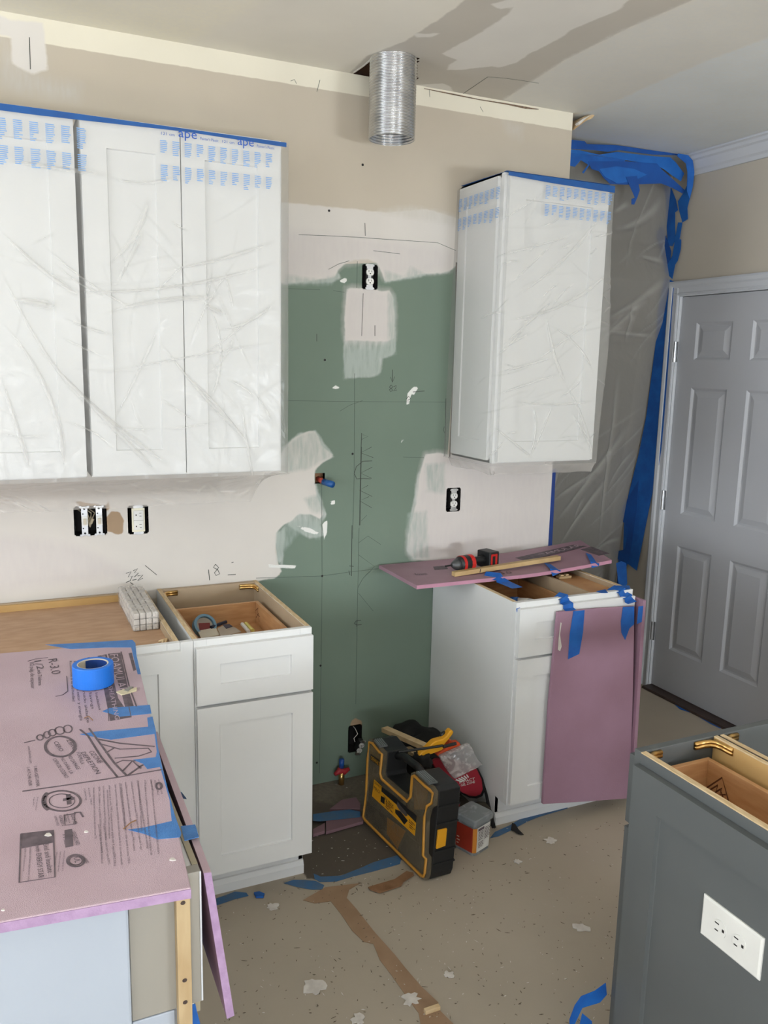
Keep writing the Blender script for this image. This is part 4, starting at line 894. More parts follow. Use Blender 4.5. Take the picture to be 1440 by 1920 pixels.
mbt = MB(); mbt.ribbon([(.940, -.58, .8775), (.952, -.6125, .8775), (.955, -.6135, .860), (.957, -.632, .857), (.957, -.633, .842), (.957, -.650, .838)], .045, (0, -.7, .7), .0008); mbt.build('tape_strip', M_tape, t)
mbt = MB(); mbt.ribbon([(1.200, -.565, .8775), (1.212, -.6125, .8775), (1.222, -.6135, .860), (1.228, -.632, .857), (1.232, -.633, .842), (1.234, -.650, .838)], .045, (0, -.7, .7), .0008); mbt.build('tape_strip', M_tape, t)
t = thing('foam_board', (1.29, -.5, 0), 'second mauve foam board standing edge-on along the right side of the base cabinet', 'foam board')
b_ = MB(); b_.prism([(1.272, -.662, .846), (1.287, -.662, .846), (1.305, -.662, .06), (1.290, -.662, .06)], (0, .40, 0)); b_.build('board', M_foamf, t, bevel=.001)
b_ = MB(); b_.prism([W(1197,1137,'y',-.6635), W(1206,1136,'y',-.6635), W(1203,1166,'y',-.6635), W(1194,1170,'y',-.6635)], (0, -.0008, 0)); b_.build('tape_strip', M_tape, t)
for i, (pp, lb) in enumerate((([(968,1141),(975,1139),(969,1148)], 'tiny blue tape corner on the right base cabinet face frame'),)):
    b_ = MB(); b_.prism([W(u, v, 'y', -.6108) for u, v in pp], (0, -.0006, 0)); thingmesh(b_, 'blue_tape', M_tape, lb, 'tape')
b_ = MB(); b_.prism([W(1118,1109,'z',.8772), W(1135,1105,'z',.8772), W(1140,1112,'z',.8772), W(1127,1112,'z',.8772)], (0, 0, .0007)); b_.prism([W(1155,1098,'z',.8772), W(1180,1098,'z',.8772), W(1182,1104,'z',.8772), W(1160,1108,'z',.8772)], (0, 0, .0007))
thingmesh(b_, 'blue_tape', M_tape, 'blue tape scraps on the top rim of the right base cabinet', 'tape')

# ================================================================== DUST SHEET IN THE HALL OPENING
EDG = [(2.55, .43), (2.30, .44), (2.12, .38), (1.92, .41), (1.82, .45), (1.42, .49), (1.08, .56), (.83, .60), (.5, .63), (0, .66)]
def edge_y(z):
    for (za, ya), (zb2, yb2) in zip(EDG, EDG[1:]):
        if z >= zb2: k = min(1, max(0, (za-z)/(za-zb2))); return ya+(yb2-ya)*k
    return EDG[-1][1]
t = thing('dust_sheet', (1.8, .3, 0), 'clear plastic dust sheet closing the hall opening, edged with blue tape', 'plastic sheet')
SF = lambda pts, w, h, cv=0: (lambda a, b: (a.x, a.z, b.x, b.z, w, h, cv))(W(*pts[0], 'y', .4), W(*pts[1], 'y', .4))
SHF = Folds(rand_folds(46, 1.3, 2.2, 0, 2.6, .75, .3, .25, .8, .02, .008, 31, [SF(*q) for q in (
    (((1150,430),(1250,370)), .05, .02, .1), (((1145,400),(1180,380)), .03, .012), (((1160,320),(1235,300)), .03, .01), (((1200,480),(1250,490)), .03, .012), (((1130,600),(1245,520)), .04, .016, .05), (((1120,650),(1210,560)), .03, .012),
    (((1180,640),(1190,560)), .03, .014), (((1130,620),(1240,630)), .02, .01), (((1050,980),(1200,800)), .04, .016, .05), (((1040,940),(1160,880)), .03, .014), (((1060,1030),(1170,900)), .03, .012), (((1160,1030),(1170,700)), .025, .010))]),
    np.linspace(1.3, 2.28, 260), np.linspace(0, 2.68, 460))
def fS(s, tt):
    z = 2.655-2.65*tt; x0 = XE+.002; x1 = XR-.004; y1 = edge_y(z); x = x0+(x1-x0)*s; y = (WT+.02)+(y1-(WT+.02))*s
    bulge = .03*math.sin(s*PI)*math.sin(tt*PI)
    ax_ = min(1, s*8)*min(1, (1-s)*8)*min(1, tt*8)
    return Vector((x, y+(SHF.at(SHF.H, x, z)+bulge)*ax_, z))
film('sheet', M_sheet, fS, 170, 360, t, cre=lambda s, tt: SHF.at(SHF.C, XE+(XR-XE)*s, 2.655-2.65*tt))
YS = .285
Tq = lambda X, Y: W(1040+X*.20833, 240+Y*.20833, 'y', YS)
Rq = lambda X, Y: W(1040+X*.20833, 240+Y*.20833, 'x', XR-.012)
Rp = lambda u, v: W(u, v, 'x', XR-.012)
_tones = [M_tape, mat('blue_tape_deep', (14, 82, 164), .6, rgb2=(12, 72, 150), nscale=14), mat('blue_tape_light', (28, 106, 190), .55, rgb2=(20, 94, 176), nscale=14)]; _tn = [0]
def tone():
    _tn[0] += 1; return _tones[_tn[0] % 3]
def tp_top(pts, y=0):
    mb = MB(); mb.prism([W(1040+X*.20833, 240+Y*.20833, 'y', YS-y) for X, Y in pts], (0, -.001, 0)); mb.build('tape_strip', tone(), t)
def tp_rt(pts, x=0, raw=False):
    x = x*.4
    mb = MB(); mb.prism([W(*(p if raw else (1040+p[0]*.20833, 240+p[1]*.20833)), 'x', XR-.010-x) for p in pts], (-.001, 0, 0)); mb.build('tape_strip', tone(), t)
tp_top([(60,95),(270,120),(290,145),(560,155),(900,205),(1130,235),(1190,240),(1200,262),(1080,245),(880,240),(580,200),(480,215),(350,200),(170,190),(60,180)])
tp_top([(60,185),(220,200),(400,240),(560,215),(720,235),(900,255),(1040,265),(1090,310),(1165,410),(1135,480),(1060,430),(980,370),(900,330),(700,300),(560,275),(330,240),(60,225)], .002)
tp_top([(60,215),(300,240),(560,275),(640,290),(560,330),(400,345),(330,310),(260,410),(245,400),(300,330),(235,290),(180,350),(60,320)], .004)
tp_top([(300,300),(640,300),(920,320),(960,370),(1040,440),(1170,560),(1150,590),(1060,540),(960,500),(820,505),(640,510),(500,505),(440,450),(400,390),(330,370)], .006)
tp_top([(400,370),(560,345),(720,370),(830,420),(700,480),(560,500),(450,440)], .008)
tp_top([(1110,230),(1200,245),(1240,290),(1248,330),(1256,400),(1244,520),(1215,640),(1190,570),(1194,400),(1180,320),(1100,252)], .045)
tp_top([(640,440),(740,430),(765,560),(745,620),(715,690),(690,688),(690,640),(720,625)], .010)
tp_rt([(1200,255),(1232,290),(1245,300),(1258,400),(1245,520),(1215,640),(1195,720),(1200,820),(1150,850),(1120,740),(1110,660),(1150,600),(1190,520),(1195,400),(1180,320),(1175,300)])
tp_rt([(975,510),(1050,540),(1090,640),(1110,740),(1085,760),(1085,900),(1090,1000),(1060,1065),(1020,1060),(1010,900),(1005,640)], .002)
tp_rt([(960,890),(985,920),(1015,1010),(1050,1110),(1040,1200),(990,1270),(965,1130),(915,970),(925,925)], .004)
tp_rt([(1150,850),(1125,1000),(1140,1005),(1135,1090),(1110,1190),(1085,1230),(1060,1360),(1040,1340),(990,1300),(1010,1240),(1060,1150),(1085,1000),(1110,850)], .006)
tp_rt([(1246,520),(1264,528),(1259,600),(1252,700),(1244,800),(1240,842),(1236,870),(1222,930),(1208,1000),(1194,1070),(1168,1050),(1170,985),(1178,930),(1198,850),(1212,780),(1230,640),(1234,580)], .008, True)
tp_rt([(1168,950),(1198,900),(1194,960),(1186,1010),(1180,1050),(1172,1068),(1170,1100),(1156,1102),(1160,1050),(1152,1035),(1172,1030),(1178,990),(1166,975)], .010, True)
tp_rt([(1224,770),(1232,775),(1230,860),(1221,915),(1208,930),(1207,920),(1216,860)], .003, True)
tp_rt([(1212,840),(1220,850),(1212,925),(1208,928),(1206,900)], .001, True)
tp_top([(0,0),(1,0),(1,1)], 0) if False else None
mb = MB(); mb.prism([W(1034,880,'y',WT-.02), W(1042,880,'y',WT-.02), W(1034,1040,'y',WT-.02), W(1027,1040,'y',WT-.02)], (0, -.001, 0)); mb.build('tape_strip', mat('navy_tape_shade', (20, 60, 140), .6), t)
mb = MB(); mb.prism([W(*p, 'y', .45) for p in ((1155,1056),(1165,1052),(1174,1056),(1176,1095),(1168,1102),(1160,1098))], (0, -.001, 0)); mb.build('tape_strip', M_tape, t)

# ================================================================== DUCT
dp = []; r0 = .078; z = 2.437; k = 0
outer = []
while z < 2.90: outer.append((r0+.0022*math.sin(k*PI/3), z)); z += .00155; k += 1
inner = [(r-.0012, z) for r, z in outer[::-1]]
du = MB().lathe(outer+inner, 48, (.4255, -.2, 0), closed=True)
tag(du.build('duct', M_duct, smooth=True), 'ribbed silver metal vent duct poking down through the ceiling hole', 'duct')

# ================================================================== OUTLETS AND SWITCHES
def receptacle(cx, cz, label, style='duplex', rot=0, y=-.004, size=1.0):
    t = thing('wall_outlet', (cx, y, cz), label, 'outlet'); s = size
    yk = MB(); yk.box((cx-.012*s, y, cz+.032*s), (cx+.012*s, y+.0015, cz+.052*s)); yk.box((cx-.012*s, y, cz-.052*s), (cx+.012*s, y+.0015, cz-.032*s)); yk.box((cx-.006*s, y+.0016, cz-.04*s), (cx+.006*s, y+.003, cz+.04*s))
    for sg in (1, -1):
        for dx in (-.013, .013): yk.tube([(cx+dx*s, y+.001, cz+sg*.046*s), (cx+dx*s, y-.0012, cz+sg*.046*s)], .0045*s, 8)
    yk.build('mounting_yoke', M_steel, t)
    MB().box((cx-.014*s, y+.003, cz-.034*s), (cx+.014*s, y+.03, cz+.034*s)).build('body', M_outlet if style != 'duplex' else M_slot, t)
    if style == 'duplex':
        for sg in (1, -1):
            f = MB(); zz = cz+sg*.0185*s
            f.prism([(cx+.0145*s*math.cos(a*PI/8), y+.003, zz+min(.0125, max(-.0125, .0165*math.sin(a*PI/8)))*s) for a in range(16)], (0, -.007, 0)); fo = f.build('socket_face', M_outlet, t)
            q = MB(); yy = y-.0042
            q.box((cx-.0065*s, yy-.0003, zz), (cx-.0045*s, yy, zz+.008*s)); q.box((cx+.0045*s, yy-.0003, zz), (cx+.0065*s, yy, zz+.007*s)); q.box((cx-.0025*s, yy-.0003, zz-.008*s), (cx+.0025*s, yy, zz-.0035*s)); q.build('slot', M_slot, fo)
    elif style == 'gfci':
        MB().box((cx-.022, y-.001, cz-.042), (cx+.022, y+.004, cz+.042)).build('cream_frame', mat('cream_plastic', (232, 228, 206), .4), t, bevel=.001)
        f = MB().box((cx-.0165, y-.006, cz-.034), (cx+.0165, y-.001, cz+.034)).build('socket_face', M_outlet, t, bevel=.001)
        q = MB(); yy = y-.0062
        for zz in (cz+.019, cz-.021):
            q.box((cx+.002, yy-.0003, zz+.005), (cx+.010, yy, zz+.0065)); q.box((cx+.003, yy-.0003, zz-.0055), (cx+.010, yy, zz-.004)); q.box((cx-.010, yy-.0003, zz-.003), (cx-.006, yy, zz+.002))
        q.box((cx-.0165, yy-.0002, cz-.0012), (cx+.0165, yy, cz-.0004)); q.build('slot', M_slot, f)
    return t
ctr = lambda b: ((b[0]+b[2])/2, (b[1]+b[3])/2)
b = BOX['top']; receptacle(ctr(b)[0]-.002, ctr(b)[1], 'white duplex outlet in ragged box high on green board wall', size=.86).scale = (1.22, 1, 1.04)
b = BOX['right']; receptacle(ctr(b)[0], ctr(b)[1], 'white duplex outlet in white wall below the right wall cabinet', size=.86).scale = (1.22, 1, 1.04)
b = BOX['gfci']; receptacle(ctr(b)[0], ctr(b)[1], 'square-faced white outlet in cream frame right of the light switches', 'gfci')
b = BOX['low']; c = receptacle(b[2]-.014, b[1]+.024, 'loose white outlet dangling on its wires in the low green wall box', size=.72, y=-.03); c.rotation_euler = (.3, .25, 0)
wr = MB(); wr.tube([(b[0]+.02, .05, b[3]-.005), (b[0]+.03, .01, b[3]-.015), (b[0]+.036, -.005, b[3]-.035), (b[0]+.02, -.004, b[3]-.052), (b[0]+.022, -.012, b[1]+.045)], .0016, 6); wr.build('wire', M_plaster, c)
b = BOX['sw']
for i, cx in enumerate((b[0]+.030, b[0]+.077)):
    t = thing('light_switch', (cx, -.004, ctr(b)[1]), ('left' if i == 0 else 'right')+' one of the two metal-strapped light switches under the left wall cabinets', 'switch', None); cz = ctr(b)[1]; y = -.004
    yk = MB(); yk.box((cx-.010, y, cz-.05), (cx+.010, y+.002, cz+.05))
    for sg in (1, -1):
        for dx in (-.0125, .0125): yk.tube([(cx+dx, y+.001, cz+sg*.049), (cx+dx, y-.0012, cz+sg*.049)], .0042, 8)
    yk.build('mounting_yoke', M_steel, t)
    q = MB().box((cx-.010, y-.003, cz-.016), (cx+.010, y, cz+.016)).build('switch_body', M_outlet, t); MB().box((cx-.0045, y-.008, cz-.011), (cx+.0045, y-.003, cz+.009)).build('toggle', M_cream, t, bevel=.001)
    sc = MB()
    for sg in (1, -1): sc.tube([(cx, y, cz+sg*.042), (cx, y-.002, cz+sg*.042)], .0035, 8); sc.tube([(cx-.005, y, cz+sg*.025), (cx-.005, y-.0015, cz+sg*.025)], .0025, 6)
    sc.build('screw', M_slot, t)
w = MB()
for i in range(4): w.tube([(b[0]+.008+i*.012, .05, b[3]-.01), (b[0]+.03+i*.012, .02, b[1]+.07), (b[0]+.04+i*.006, .014, b[1]+.055), (b[0]+.05, .03, b[1]+.02)], .0022, 6)
w.tube([(b[0]+.05, .012, b[1]+.035), (b[0]+.058, .010, b[1]+.052)], .0055, 8)
thingmesh(w, 'wire_bundle', mat('cable_beige', (190, 176, 150), .6), 'beige wires curled inside the light switch box', 'wires')

# pipes
t = thing('pipe_stub', STUB, 'blue capped pipe stub with red fitting poking from green board wall', 'pipe')
MB().tube([STUB+Vector((0, .05, -.004)), STUB+Vector((.004, -.03, -.01))], .010, 10).build('fitting', mat('copper_red', (170, 70, 56), .5), t, smooth=True)
MB().tube([STUB+Vector((.004, -.025, -.010)), STUB+Vector((.02, -.075, -.014))], .0125, 14).build('cap', mat('blue_cap', (26, 84, 150), .35), t, smooth=True)
MB().box(STUB+Vector((-.02, .03, -.02)), STUB+Vector((.02, .05, .025))).build('hole_lining', M_card, t)
v0 = W(640, 1470, 'z', 0)
t = thing('water_valve', v0, 'small water valve with red handle and blue cap at foot of the green wall', 'valve')
MB().tube([v0+Vector((0,0,.0)), v0+Vector((0,0,.055))], .012, 10).build('stem', M_brass, t, smooth=True)
rh = MB(); rh.tube([v0+Vector((-.032, -.006, .05)), v0+Vector((-.01, 0, .06)), v0+Vector((.012, 0, .052)), v0+Vector((.034, -.004, .062))], [.007, .014, .014, .006], 8); rh.build('handle', mat('red_handle', (164, 36, 44), .5), t, smooth=True)
MB().tube([v0+Vector((0,0,.072)), v0+Vector((0,0,.108))], .0105, 12).build('cap', mat('blue_cap_dark', (22, 78, 160), .35), t, smooth=True)

# ================================================================== THINGS ON COUNTERS
# tape roll on the foam
rc = (F(137,1290)+F(215,1280))*.5+Vector((0, .01, 0)); rr0 = (F(137,1290)-F(215,1280)).length*.5
t = thing('tape_roll', (rc.x, rc.y, ZF), 'bright blue painter tape roll standing flat on the pink foam board', 'tape roll')
MB().lathe([(rr0, .002), (rr0, .05), (rr0-.001, .052), (rr0-.011, .052), (rr0-.011, .0015), (rr0-.001, .0015)], 48, (rc.x, rc.y, ZF), closed=True).build('tape', mat('blue_tape_roll', (20, 112, 214), .5, bump=.2, bscale=300), t, smooth=False)
MB().lathe([(rr0-.0113, .002), (rr0-.0113, .0515), (rr0-.0135, .0515), (rr0-.0135, .002)], 48, (rc.x, rc.y, ZF), closed=True).build('core', M_cream, t)
cb = MB()
for a0 in (2.6,): 
    n = 16; Rr = rr0-.0138
    A = [Vector((rc.x+Rr*math.cos(.2+a*.12), rc.y+Rr*math.sin(.2+a*.12), ZF+.004)) for a in range(n)]; B = [p+Vector((0,0,.045)) for p in A]
    cb.add(A+B, [(i, i+1, n+i+1, n+i) for i in range(n-1)])
cb.build('core_print', mat('navy_core_print', (18, 62, 140), .5), t)
# torn tape scrap
m_ = MB(); m_.prism([F(218,1299),F(232,1294),F(240,1296),F(257,1290),(F(256,1296)),(F(238,1302)),(F(228,1304))], (0, 0, .003)); o = thingmesh(m_, 'torn_tape', mat('tan_masking_tape', (206, 196, 166), .7), 'crumpled tan tape scrap beside the blue tape roll', 'tape')
m_ = MB(); m_.prism([F(232,1297),F(242,1290),F(250,1290),F(240,1299)], (0, 0, .0038)); m_.build('gray_flap', mat('gray_tape', (140, 138, 130), .6), o)
# twigs / shavings on the board
for pts, lb in (([(158,1348),(166,1346),(174,1352)], 'tiny brown curled shaving on the pink foam board near the tape strips'), ([(232,1556),(246,1546),(255,1540)], 'thin brown shaving at the tip of the blue tape wedge')):
    m_ = MB(); m_.tube([F(*p)+Vector((0,0,.002+.002*(i % 2))) for i, p in enumerate(pts)], .0012, 5); thingmesh(m_, 'wood_shaving', M_card, lb, 'shaving')
for (u, v, s_, lb) in ((91,1566,7,'white plaster chip on the printed corner block of the pink board'), (324,1612,6,'white plaster chip near the front right corner of the pink board'), (162,1560,4,'small white plaster crumb in the middle of the pink board'), (6,1707,3,'round white paint dot at the front edge of the pink board')):
    m_ = MB(); c = F(u, v); m_.prism([c+Vector((s_*.00095*math.cos(a*PI/3+.3)*(1 if a % 2 else .6), s_*.0016*math.sin(a*PI/3)*(.5 if a % 3 else 1), 0)) for a in range(6)], (0, 0, .0016)); thingmesh(m_, 'plaster_chip', M_plaster, lb, 'plaster chip')

# shrink-wrapped bundle
bx0, bx1, by0, by1, bz = -.502, -.426, -.385, -.055, .8505
t = thing('wrapped_bundle', ((bx0+bx1)/2, -.2, bz), 'plastic-wrapped bundle of small white blocks lying on the brown cabinet board', 'bundle')
for i in range(4):
    for k in range(3):
        s_ = MB(); w = (bx1-bx0)/4; h = .019
        s_.box((bx0+i*w+.0012, by0, bz+k*h+.001), (bx0+(i+1)*w-.0012, by1, bz+(k+1)*h-.0006)); s_.build('white_strip', M_plaster, t, bevel=.0025)
sw = MB(); sw.box((bx0-.003, by0-.003, bz), (bx1+.003, by1+.004, bz+.0605)); sw.build('wrap', M_wrap, t, bevel=.006)

# contents of the drawer
dz = .762
def small(name, mb, m, lb, cat, **k): return thingmesh(mb, name, m, lb, cat, **k)
D_ = lambda u, v, z=.778: W(u, v, 'z', z)
rcp = D_(381, 1176, .782)
t = thing('tape_roll', (rcp.x, rcp.y, dz), 'used tape roll with pale blue rim inside the open drawer', 'tape roll')
R_ = Matrix.Translation(rcp) @ Matrix.Rotation(.9, 4, 'X') @ Matrix.Rotation(.2, 4, 'Y')
MB().lathe([(.040, 0), (.040, .022), (.031, .022), (.031, 0)], 28, (0,0,0), closed=True).tf(R_).build('tape', mat('pale_blue_tape', (110, 150, 176), .6), t)
MB().box((-.020, -.016, .010), (.020, .010, .014)).tf(R_).build('red_label', mat('maroon_label', (118, 44, 46), .6), t)
MB().lathe([(.0308, .004), (.0308, .012), (0, .012), (0, .004)], 24).tf(R_).build('core', mat('roll_core', (168, 160, 150), .7), t)
small('marker', MB().tube([D_(396,1176,.785), D_(424,1166,.785)], .006, 8), mat('navy_marker', (36, 44, 66), .4), 'dark navy marker pen in the open drawer', 'marker')
def flat(name, pts, z, m, lb, cat): return small(name, MB().prism([D_(u, v, z) for u, v in pts], (0, 0, .004)), m, lb, cat)
flat('paper_envelope', [(370,1183),(404,1177),(412,1192),(378,1200)], .776, M_cream, 'cream paper envelope in the open drawer front corner', 'envelope')
flat('plastic_pouch', [(408,1180),(420,1174),(440,1178),(452,1186),(430,1192),(414,1194)], .782, mat('gray_pouch', (172, 162, 148), .4), 'gray see-through hardware pouch in the open drawer', 'pouch')
flat('card', [(418,1173),(430,1172),(436,1176),(424,1180)], .784, mat('navy_card', (50, 54, 78), .5), 'small dark blue card between pouch and marker in the drawer', 'card')
small('plastic_tube', MB().tube([D_(454,1170,.785), D_(466,1184,.785)], .0065, 8), M_outlet, 'white plastic tube beside a yellow one in the open drawer', 'tube')
small('plastic_tube', MB().tube([D_(461,1169,.785), D_(474,1182,.785)], .0065, 8), mat('pale_yellow', (214, 200, 110), .4), 'yellow plastic tube leaning in the open drawer', 'tube')
sg = MB(); XS = -.0485
for l in ([(478,1146),(484,1140),(482,1152),(487,1156)], [(480,1158),(485,1150),(486,1166)]): sg.ribbon([W(u, v, 'x', XS) for u, v in l], .003, (-1, 0, 0), .0003)
sg.build('stamped_symbol', mat('burnt_mark', (110, 72, 48), .8), inner_c)['kind'] = 'stuff'
# bottle in the right cabinet
t = thing('caulk_bottle', (1.0, -.4, .75), 'white bottle with blue cap lying in the open right base cabinet', 'bottle')
MB().tube([(.90, -.40, .79), (.93, -.42, .79), (.98, -.50, .785)], [.033, .034, .034], 14).build('bottle', M_outlet, t, smooth=True)
MB().tube([(.885, -.375, .792), (.90, -.40, .792)], [.030, .034], 14).build('cap', mat('blue_cap2', (28, 92, 170), .4), t, smooth=True)
MB().tube([(.932, -.423, .79), (.965, -.476, .787)], .0345, 14, caps=False).build('printed_label', mat('label_gray', (190, 194, 200), .5), t, smooth=True)
# batten and drill on the foam board
zt = .896
def pz(x, y): return zb(x, y)+.0145
t = thing('wood_batten', (.92, -.31, .9), 'thin pine batten lying at the front of the foam board below the drill', 'batten')
A, B = W(853,1081,'z',.897), W(1051,1056,'z',.900); A.z = pz(A.x, A.y); B.z = pz(B.x, B.y)+.006
dv = (B-A).normalized(); nn = Vector((-dv.y, dv.x, 0)).normalized()*.024; hh = Vector((0, 0, .017))
mb = MB(); mb.frustum([A, A+nn, A+nn+hh, A+hh], [B, B+nn, B+nn+hh, B+hh]); mb.build('batten', mat('batten_wood', (196, 168, 122), .6, rgb2=(180, 150, 104), nscale=14), t, bevel=.001)
kn = MB(); K = A+dv*.115+hh*.5; kn.prism([K-dv*.003-hh*.4, K+dv*.001-hh*.4, K+dv*.003+hh*.4, K+hh*.45], (0, -.0006, 0)); kn.build('knot', M_thr, t)
t = thing('cordless_drill', (.88, -.18, .9), 'red and black cordless driver lying on the pink foam board', 'drill')
zc_ = .898+.032
dc = W(872, 1056, 'z', zc_); dc.z = zc_
ax_ = Vector((-1, -.18, 0)).normalized(); hx_ = Vector((.95, .22, 0)).normalized()
def dpt(a, b=0, z=0): return dc+ax_*a+hx_*b+Vector((0, 0, z))
MB().tube([dpt(.030), dpt(.048), dpt(.060), dpt(.066)], [.024, .021, .013, .008], 14).build('chuck', mat('dark_gray_chuck', (88, 90, 92), .4, .6), t, smooth=True)
MB().tube([dpt(.064), dpt(.098)], .0035, 6).build('bit', M_slot, t)
MB().tube([dpt(.034), dpt(.028), dpt(.006), dpt(-.02), dpt(-.034), dpt(-.040)], [.022, .030, .032, .032, .029, .018], 16).build('motor_housing', M_black, t, smooth=True)
rd = mat('red_tool_plastic', (196, 34, 30), .4)
MB().tube([dpt(.024), dpt(.012)], .0325, 16).build('red_band', rd, t); MB().tube([dpt(-.012), dpt(-.030)], .0325, 16).build('red_band', rd, t)
MB().tube([dpt(0, .018, .002), dpt(0, .045, .004), dpt(0, .085, .004), dpt(0, .10, .003)], [.020, .015, .0145, .018], 12).build('handle', M_black, t, smooth=True)
bt0 = dpt(0, .098, -.03); vv = Vector((-hx_.y, hx_.x, 0))
bat = MB(); bat.prism([bt0-vv*.036, bt0+vv*.036, bt0+vv*.036+hx_*.052, bt0-vv*.036+hx_*.052], (0, 0, .066)); bat.build('battery', M_black, t, bevel=.004)
bb = MB(); bt1 = bt0-vv*.0368+hx_*.006; bb.prism([bt1+Vector((0,0,.006)), bt1+hx_*.034+Vector((0,0,.006)), bt1+hx_*.034+Vector((0,0,.058)), bt1+Vector((0,0,.058))], -vv*.0008); bb.build('red_panel', rd, t)
bb = MB(); bb.prism([bt1+hx_*.008+Vector((0,0,.012))-vv*.001, bt1+hx_*.022+Vector((0,0,.012))-vv*.001, bt1+hx_*.022+Vector((0,0,.05))-vv*.001, bt1+hx_*.008+Vector((0,0,.05))-vv*.001], -vv*.0008); bb.build('black_inset', M_black, t)

# ================================================================== FLOOR THINGS
# tool case
P0 = W(793, 1652, 'z', 0); P1 = W(681, 1546, 'z', 0)
cu = (P1-P0).normalized(); cn = Vector((cu.y, -cu.x, 0)).normalized()       # away from the viewer's left, into +x
if cn.x < 0: cn = -cn
tilt = .085; ch = (Vector((0, 0, 1))*math.cos(tilt)+cn*math.sin(tilt)).normalized(); cnn = cu.cross(ch); cnn = cnn if cnn.x > 0 else -cnn
def CP(u, v, d=0): return WP(u, v, P0+cnn*d, cnn)+Vector((0,0,0))
def loc(u, v): p = CP(u, v)-P0; return (p.dot(cu), p.dot(ch))
Z1 = lambda X, Y: (670+X*.16143, 1350+Y*.16146)
outl = [(740,1868),(790,1862),(812,1800),(822,1600),(760,1560),(775,1150),(800,1040),(890,1000),(900,840),(860,780),(790,720),(660,600),(620,620),(600,860),(575,900),(300,660),(290,620),(310,380),(270,340),(180,230),(130,220),(100,430),(85,800),(75,940),(50,1120),(80,1190)]
outl = [{(760,1560): (788,1560), (775,1150): (806,1150), (800,1040): (834,1040)}.get(p, p) for p in outl]
outl = [loc(*Z1(*p)) for p in outl]
outl = [(a, max(.0, b)) for a, b in outl]
def case_pt(a, b, d): return P0+cu*a+ch*b+cnn*d+Vector((0, 0, .0))
t = thing('tool_case', tuple(P0+cu*.2), 'black and yellow organizer case with clear lid standing on its edge', 'tool case')
TH = .105
shell = [p for i, p in enumerate(outl) if i not in (3, 4, 5, 6)]
mb = MB(); mb.prism([case_pt(a, b, .016) for a, b in shell], cnn*(TH-.016)); mb.build('shell', M_black, t, bevel=.003)
mb = MB(); mb.prism([case_pt(a, b, .0) for a, b in outl], cnn*.0155); mb.build('clear_lid', M_clear, t, bevel=.002)
cx_ = sum(a for a, b in outl)/len(outl); cz_ = sum(b for a, b in outl)/len(outl)
def shrink(ol, k):
    n = len(ol); out = []
    ar = sum(ol[i][0]*ol[(i+1) % n][1]-ol[(i+1) % n][0]*ol[i][1] for i in range(n)); sgn = 1 if ar > 0 else -1
    for i in range(n):
        (ax, ay), (bx, by), (cx, cy) = ol[i-1], ol[i], ol[(i+1) % n]
        n1 = Vector((-(by-ay), bx-ax)).normalized()*sgn; n2 = Vector((-(cy-by), cx-bx)).normalized()*sgn
        m = (n1+n2); m = m/max(.35, m.length)*1.0; out.append((bx+m.x*k, by+m.y*k))
    return out
seal = shrink(outl, .013)
mb = MB(); sp = [case_pt(a, b, -.001) for a, b in seal]; mb.tube(sp+[sp[0], sp[1]], .0052, 6, caps=False); mb.build('yellow_seal', M_amber, t, smooth=True)
# coloured contents seen through the lid (trays)
tr_ = [([(95,930),(330,1120),(330,1290),(200,1220),(100,1130)], M_blackf), ([(345,1130),(560,1290),(480,1460),(470,1500),(340,1320)], mat('yellow_tray', (150, 98, 26), .6)), ([(580,1330),(720,1450),(735,1740),(620,1660),(490,1500)], M_olive), ([(650,680),(820,830),(800,1040),(660,1040)], mat('brown_tray', (120, 90, 50), .6)), ([(150,290),(300,400),(290,540),(150,450)], mat('gold_tray', (140, 112, 60), .6))]
for pp, mm in tr_:
    mb = MB(); mb.prism([CP(*Z1(*p), d=.0150) for p in pp], cnn*.0008); mb.build('tray_contents', mm, t)
lab = MB(); lab.prism([CP(*Z1(*p), d=-.0012) for p in ((195,690),(290,780),(690,1120),(665,1345),(170,885))], cnn*.0008); lab.build('yellow_label', M_yellow, t)
lab = MB(); lab.prism([CP(*Z1(*p), d=-.0018) for p in ((282,775),(460,915),(690,1118),(682,1195),(590,1100),(280,830))], cnn*.0006); lab.prism([CP(*Z1(*p), d=-.0018) for p in ((155,395),(275,480),(262,550),(152,460))], cnn*.0006)
lab.prism([CP(*Z1(*p), d=-.0018) for p in ((275,880),(318,905),(314,980),(268,945))], cnn*.0006)
lab.prism([CP(*Z1(*p), d=-.0018) for p in ((440,1035),(500,1060),(585,1170),(545,1215),(490,1140),(440,1080))], cnn*.0006); lab.build('black_label', M_black, t)['kind'] = 'stuff'
lab = MB()
def ct(s_, a, b, h, mb=lab, d=-.0024): text_on(mb, s_, CP(*Z1(*a), d=d), CP(*Z1(*b), d=d), h, -cnn, .0003)
ct('DEWALT', (160,458), (264,540), .014); lab.build('yellow_lettering', M_yellow, t)['kind'] = 'stuff'
lab = MB(); ct('DEWALT', (200,735), (272,800), .009, lab); ct('PRO', (190,800), (262,860), .012, lab); ct('20V MAX', (300,905), (420,1020), .010, lab)
for i, (a, b) in enumerate((((330,945),(420,1040)), ((330,985),(415,1085)), ((600,1160),(670,1230)), ((605,1220),(668,1280)))): bars(lab, CP(*Z1(*a), d=-.0022), CP(*Z1(*b), d=-.0022), ch, 2, .007, .003, -cnn, .0002, 50+i)
lab.build('black_lettering', M_black, t)['kind'] = 'stuff'
mb = MB(); mb.prism([CP(*Z1(*p), d=-.0026) for p in ((465,945),(505,1000),(560,1060),(585,1110),(560,1120),(500,1060),(460,1000))], cnn*.0005); mb.build('tool_picture', M_steel, t)
